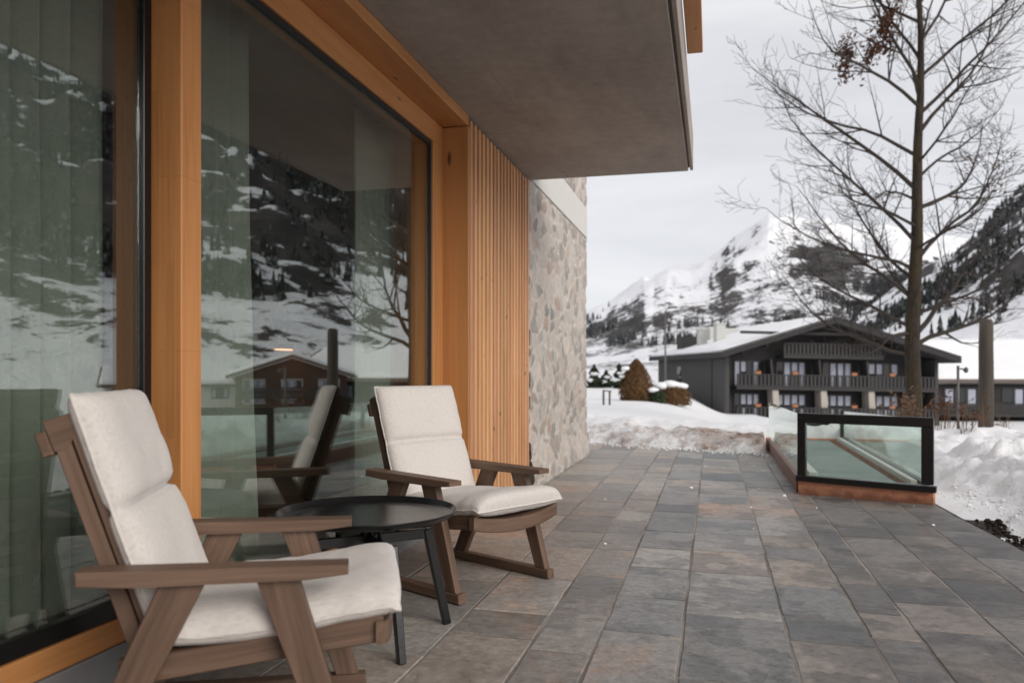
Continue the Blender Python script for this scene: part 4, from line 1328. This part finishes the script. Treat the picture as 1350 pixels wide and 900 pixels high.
# orange planters on the balconies
bay_names = ['leftmost', 'second from left', 'third from left', 'rightmost']
proto = None
for (zf, row) in ((.985, 'upper'), (-1.715, 'lower')):
    for i, x in enumerate((2.75, 5.9, 11.0, 14.3)):
        if proto is None:
            proto = thing('balcony_planter', (0, 0, 0), '-', 'planter', 0, None, .72)
            b = MB(); b.add([(-.28, -.12, 0), (.28, -.12, 0), (.28, .12, 0), (-.28, .12, 0), (-.36, -.15, .30), (.36, -.15, .30), (.36, .15, .30), (-.36, .15, .30)], [(0, 1, 5, 4), (1, 2, 6, 5), (2, 3, 7, 6), (3, 0, 4, 7), (4, 5, 6, 7), (3, 2, 1, 0)])
            b.build('box', M['planter'], proto)
            b = MB(); leaf_quads(b, [(-.2, 0, .36), (0, 0, .40), (.2, 0, .36)], 50, .07, .07, random.Random(2)); b.build('plant', M['brown_bush'], proto)
            o = proto
        else: o = copy_tree(proto)
        a = R(19.02)
        lx, ly, lz = x, .16 - .2, zf + SH * x
        o.location = (O.x + lx * math.cos(a) - ly * math.sin(a), O.y + lx * math.sin(a) + ly * math.cos(a), lz)
        o.rotation_euler.z = a
        tag(o, 'small orange planter on the %s long chalet balcony, before the %s window group' % (row, bay_names[i]), 'planter', 'orange planters on the chalet balconies')

# ------------------------------------------------------------------ low snow-roofed lodge on the right
def gable_house(name, loc, rz, w, d, zb, ze, zr, label, wall, base, along='x', rows=(), ov=.9, wins=4, balc=None):
    h = thing(name, loc, label, 'house', rz)
    b = MB(); b.box((0, 0, zb), (w, d, ze), .01, axis=0)
    if along == 'y': b.add([(0, .0, ze), (w, .0, ze), (w / 2, .0, zr), (0, d, ze), (w, d, ze), (w / 2, d, zr)], [(0, 1, 2), (5, 4, 3)])
    else: b.add([(0, 0, ze), (0, d, ze), (0, d / 2, zr), (w, 0, ze), (w, d, ze), (w, d / 2, zr)], [(0, 2, 1), (3, 4, 5)])
    b.build('wall', wall, h)
    def roof(t0, t1, o, m, nm, par, wob=0):
        b = MB(); b.smooth = wob > 0; vs, fs = [], []; n, mm = 24, 30
        for i in range(n + 1):
            for j in range(mm + 1):
                a = -o + (w + 2 * o) * i / n if along == 'x' else -o + (d + 2 * o) * i / n
                L = d if along == 'x' else w
                q = -o + (L + 2 * o) * j / mm
                k = 1 - abs(q - L / 2) / (L / 2)
                z = ze + (zr - ze) * k
                ed = 0 if (i in (0, n) or j in (0, mm)) else 1
                z += t1 * (1 if not wob else (.25 + .75 * ed)) + wob * fbm(a * .5, q * .5, 3, 3) * ed
                vs.append((a, q, z) if along == 'x' else (q, a, z))
        for i in range(n):
            for j in range(mm):
                c = i * (mm + 1) + j; f = (c, c + mm + 1, c + mm + 2, c + 1); fs.append(f if along == 'x' else f[::-1])
        b.add(vs, fs); ob = b.build(nm, m, par)
        s = ob.modifiers.new('thick', 'SOLIDIFY'); s.thickness = t1 - t0; s.offset = -1
        return ob
    r = roof(.0, .32, ov, M['gutter'], 'roof', h)
    roof(.33, .70, ov - .05, M['roof_snow'], 'roof_snow', r, .10)
    for (z0, z1) in rows:
        for k in range(wins):
            x0 = w * (k + .22) / wins; x1 = w * (k + .80) / wins
            f = MB()
            f.box((x0, -.06, z0), (x1, -.003, z0 + .1), .01, axis=0); f.box((x0, -.06, z1 - .1), (x1, -.003, z1), .01, axis=0)
            for q in range(4):
                xx = x0 + (x1 - x0 - .1) * q / 3; f.box((xx, -.058, z0 + .102), (xx + .1, -.004, z1 - .102), .01, axis=2)
            fo = f.build('window', base, h)
            g_ = MB(); g_.box((x0 + .05, -.022, z0 + .05), (x1 - .05, -.014, z1 - .05), .001, axis=0); g_.build('pane', M['chalet_glass'], fo)
            cu = MB()
            for q in range(3):
                if (k + q) % 3 != 1:
                    xa = x0 + (x1 - x0) * (q + .2) / 3; xb = x0 + (x1 - x0) * (q + .85) / 3
                    cu.quad((xa, -.030, z0 + .15), (xb, -.030, z0 + .15), (xb, -.030, z1 - .15), (xa, -.030, z1 - .15))
            if cu.v: cu.build('net_curtain', M['curtain_white'], fo)
    for zt in (balc or ()):
        b = MB(); b.box((0, -1.4, zt - 1.2), (w, -.07, zt - 1.0), .02, axis=0); fl = b.build('balcony', M['chalet_rail'], h)
        b = MB(); b.box((0, -1.42, zt - .1), (w, -1.3, zt), .02, axis=0)
        x = .1
        while x < w: b.board((x, -1.36, zt - .99), (x, -1.36, zt - .103), .16, .035, (1, 0, 0), .004); x += .23
        b.build('handrail', M['chalet_rail'], fl)
    return h
q = cam_pt(.520, 74)
gable_house('lodge', (q.x, q.y, 0), R(14.02 - 3), 26, 14, -5, .45, 3.7, 'low dark lodge with a broad snow covered roof right of the bare tree', M['chalet_wood'], M['window_frame_dark'], 'x', ((-2.1, -.35),), .9, 5, (-1.75,))
# houses across the valley on the right (seen mirrored in the big window)
gable_house('brown_chalet', (36.3, 83.7, -1.2), R(-30), 12, 11, -3, 1.9, 3.9, 'brown timber chalet with snowy gable roof mirrored in the large window', M['lodge_wall'], M['white_wall'], 'y', ((-1.2, -.2), (.3, 1.5)), 1.0, 3, (.6,))
gable_house('white_house', (52, 86, -1.6), R(-36), 14, 9, -3, 1.2, 3.0, 'long pale house with snowy roof mirrored beside the brown chalet', M['white_wall'], M['window_frame_dark'], 'x', ((-.5, .8),), .8, 4)
# ------------------------------------------------------------------ mountains
def interp_px(tab, px): return lerp_tab(tab, px)
far_sky = [(300, 470), (600, 455), (700, 435), (775, 408), (800, 398), (835, 374), (850, 364), (862, 362), (880, 352), (905, 345), (935, 338), (950, 328), (970, 310), (990, 298), (1012, 285), (1040, 280), (1065, 288), (1085, 286), (1110, 296), (1140, 302), (1170, 296), (1200, 300), (1260, 310), (1350, 330), (1500, 360)]
def az_px(a):                                   # azimuth from +Y (deg, right positive) -> horizontal place in the view
    t = math.tan(R(a) + R(14.0235)); return 675 + 1061 * t
near_el = [(-60, 0), (6.5, .0), (8.0, 2.4), (9.2, 3.9), (11.4, 5.6), (13.2, 6.8), (14.8, 7.7), (16.2, 8.8), (17.4, 10.0), (18.4, 11.1), (22, 14), (28, 18), (36, 22), (46, 25), (60, 25), (85, 18)]
def mtn_height(a, r):
    t = math.tan(R(min(60, a + 14.0235))) if a + 14.02 < 60 else 1.7
    px = 675 + 1061 * t
    cosn = math.cos(R(min(60, a + 14.0235)))
    fe = max(0, (490 - interp_px(far_sky, px))) / 1061 * cosn
    X, Y = r * math.sin(R(a)), r * math.cos(R(a))
    RF, RN = 2700., 1050.
    f = 0
    if r > 700:
        k = smooth(0, 1, (r - 700) / (RF - 700)); k = .35 * k + .65 * ((r - 700) / (RF - 700)) ** 1.35 if r < RF else 1
        f = fe * RF * k
        if r > RF: f = fe * RF * (1 - .5 * (r - RF) / 1500)
        amp = .085 * fe * RF * min(1, 1.6 * k) * (smooth(1, .80, k) * .88 + .12)
        rid = 1 - abs(fbm(X * .0026, Y * .0026, 2, 5)) * 2
        f += amp * (1.1 * rid - .45) + amp * .45 * fbm(X * .011, Y * .011, 6, 4)
    ne = math.tan(R(lerp_tab(near_el, a)))
    g_ = 0
    if r > 150 and ne > 0:
        k = (r - 150) / (RN - 150)
        k2 = k ** 1.25 if k < 1 else 1 - .3 * (k - 1)
        g_ = ne * RN * k2
        amp = .11 * ne * RN * min(1, 2 * k) * (smooth(1.05, .85, k) * .75 + .25 if k <= 1.05 else .25)
        rid = 1 - abs(fbm(X * .006 + 5, Y * .006, 3, 5)) * 2
        g_ += amp * (rid - .45) + amp * .4 * fbm(X * .025, Y * .025, 8, 3)
    return max(f, g_, 0) - 3.8
def crest_el(a):
    px = 675 + 1061 * math.tan(R(min(60, a + 14.0235)))
    return math.degrees(math.atan(max(0, (490 - lerp_tab(far_sky, px))) / 1061 * math.cos(R(min(60, a + 14.0235)))))
NA, NR = 420, 200
azs = [-58 + 140 * i / NA for i in range(NA + 1)]
# finer in the view
azs = axis([(-60, -14, 1.0), (-14, 20, .09), (20, 52, .22), (52, 84, 1.0)])
rs = [95 * (3600 / 95) ** (i / NR) for i in range(NR + 1)]
def forest_density(a, r, X, Y, z):
    """dark forest patches on the mountain sides"""
    n = fbm(X * .0042 + 9, Y * .0042, 4, 5)
    el = math.degrees(math.atan2(z, r))
    if r > 1150 or a < 7.5:                        # far mountain: lower third, patchy; thicker below the big dark band
        top = 4.0 + 1.6 * smooth(1, 9, a) + 3.0 * n
        base = smooth(top, top - 2.2, el)
        return base * smooth(-.05, .35, fbm(X * .009, Y * .009, 2, 4) + .35 * n - .04 + .22 * smooth(2, 7, a)) * smooth(1.5, 2.6, el)
    return (.10 + .90 * smooth(-.10, .35, .6 * n + .7 * fbm(X * .013, Y * .013, 7, 4) + .02)) * smooth(1.6, 3.2, el)
b = MB(); b.smooth = True
vs, cs = [], []
H = {}
for i, a in enumerate(azs):
    sa, ca = math.sin(R(a)), math.cos(R(a))
    for j, r in enumerate(rs):
        z = mtn_height(a, r)
        X, Y = r * sa, r * ca
        vs.append((X, Y, z))
        el = math.degrees(math.atan2(z, r))
        d = .5
        if z > 2:
            if a < 7.5 or r > 1150:
                d = .58 + .08 * smooth(6.5, 3.0, el) + .30 * math.exp(-((a - 7.2) / 2.0) ** 2 - ((el - 7.6) / 1.5) ** 2)
                d -= .26 * smooth(.74, .95, el / max(.5, crest_el(a)))
            else: d = .50 + .10 * smooth(19, 24, a)
        else: d = 0
        cs.append((d, d, d, 1))
m_ = len(rs)
fs = [(i * m_ + j, i * m_ + j + 1, (i + 1) * m_ + j + 1, (i + 1) * m_ + j) for i in range(len(azs) - 1) for j in range(m_ - 1)]
b.add(vs, fs, None, cs)
tag(b.build('mountain', M['mountain'], recalc=False), None, None, None, 'structure')

# conifer forest on the slopes (one mass)
def forest(n, a0, a1, r0, r1, hmin, hmax, seed, name, near):
    rr = random.Random(seed); b = MB(); cnt = 0; tries = 0
    while cnt < n and tries < n * 40:
        tries += 1
        a = rr.uniform(a0, a1); r = r0 + (r1 - r0) * rr.random() ** .8
        X, Y = r * math.sin(R(a)), r * math.cos(R(a)); z = mtn_height(a, r)
        if z < 3: continue
        if rr.random() > forest_density(a, r, X, Y, z) ** 1.5 * (.45 if near and a < 19 else 1): continue
        h = rr.uniform(hmin, hmax); w = h * rr.uniform(.16, .24); ph = rr.uniform(0, 6)
        vs, fs = [], []
        k = 5
        for (zz, ww, zt) in ((.06, 1, .5), (.30, .78, .76), (.55, .5, 1)):
            o = len(vs)
            for q in range(k):
                aa = ph + 2 * PI * q / k; rw = w * ww * rr.uniform(.75, 1.2)
                vs.append((X + rw * math.cos(aa), Y + rw * math.sin(aa), z - 1 + h * (zz + rr.uniform(-.05, .05))))
            vs.append((X, Y, z - 1 + h * zt))
            fs += [(o + q, o + (q + 1) % k, o + k) for q in range(k)]
        b.add(vs, fs); cnt += 1
    o = b.build(name, M['conifer' if near else 'conifer_hazed'], None, recalc=False)
    tag(o, None, None, None, 'stuff')
    return o
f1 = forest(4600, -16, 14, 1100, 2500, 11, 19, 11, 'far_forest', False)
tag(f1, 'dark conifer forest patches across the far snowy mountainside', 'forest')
f2 = forest(11500, 8, 56, 260, 1060, 4, 11, 12, 'slope_forest', True)
tag(f2, 'dark conifer forest climbing the steep snowy slope on the right', 'forest')

# ------------------------------------------------------------------ light, sky, camera
SUN_EL, SUN_AZ = 26, 126                           # azimuth clockwise from +Y
w = bpy.data.worlds.new('World'); sc.world = w; w.use_nodes = True
nt = w.node_tree; bg = nt.nodes['Background']; bg.inputs['Strength'].default_value = .1
sky = nt.nodes.new('ShaderNodeTexSky'); sky.sky_type = 'NISHITA'; sky.sun_disc = False
sky.sun_elevation = R(SUN_EL); sky.sun_rotation = R(SUN_AZ); sky.altitude = 1500
tc = nt.nodes.new('ShaderNodeTexCoord'); mp_ = nt.nodes.new('ShaderNodeMapping'); mp_.inputs['Scale'].default_value = (1.2, 1.2, 4.5)
nt.links.new(tc.outputs['Generated'], mp_.inputs['Vector'])
nz = nt.nodes.new('ShaderNodeTexNoise'); nz.inputs['Scale'].default_value = 1.6; nz.inputs['Detail'].default_value = 7; nz.inputs['Roughness'].default_value = .55; nz.inputs['Distortion'].default_value = .4
nt.links.new(mp_.outputs[0], nz.inputs['Vector'])
rp = nt.nodes.new('ShaderNodeValToRGB'); nt.links.new(nz.outputs['Fac'], rp.inputs[0])
rp.color_ramp.elements[0].position = .33; rp.color_ramp.elements[0].color = (6.1, 6.15, 6.45, 1)
rp.color_ramp.elements[1].position = .68; rp.color_ramp.elements[1].color = (7.9, 7.85, 8.0, 1)
mx = nt.nodes.new('ShaderNodeMix'); mx.data_type = 'RGBA'; mx.inputs[0].default_value = .90
nt.links.new(sky.outputs[0], mx.inputs[6]); nt.links.new(rp.outputs[0], mx.inputs[7]); nt.links.new(mx.outputs[2], bg.inputs['Color'])
sl = bpy.data.lights.new('sun', 'SUN'); sl.energy = 1.9; sl.angle = R(36); sl.color = (1, .95, .88)
so = bpy.data.objects.new('sun', sl); C.objects.link(so)
dv = Vector((math.sin(R(SUN_AZ)) * math.cos(R(SUN_EL)), math.cos(R(SUN_AZ)) * math.cos(R(SUN_EL)), math.sin(R(SUN_EL))))
so.rotation_euler = dv.to_track_quat('Z', 'Y').to_euler(); so.location = dv * 50

cam = bpy.data.cameras.new('camera'); co = bpy.data.objects.new('camera', cam); C.objects.link(co)
co.location = (0, 0, 1.1); co.rotation_euler = (R(90), 0, R(14.0235))
cam.sensor_width = 36; cam.lens = 1061 / 1350 * 36; cam.shift_y = 40 / 1350
cam.clip_start = .05; cam.clip_end = 9000
cam.dof.use_dof = True; cam.dof.focus_distance = 4.15; cam.dof.aperture_fstop = 2.3
sc.camera = co
sc.view_settings.view_transform = 'Standard'; sc.view_settings.look = 'None'
sc.view_settings.exposure = .24; sc.view_settings.gamma = 1
try: sc.view_settings.use_curve_mapping = False
except Exception: pass
cy = sc.cycles
cy.use_denoising = True
try: cy.denoiser = 'OPENIMAGEDENOISE'
except Exception: pass
cy.max_bounces = 8; cy.diffuse_bounces = 4; cy.glossy_bounces = 4; cy.transmission_bounces = 4; cy.transparent_max_bounces = 12
cy.sample_clamp_indirect = 6; cy.caustics_reflective = False; cy.caustics_refractive = False
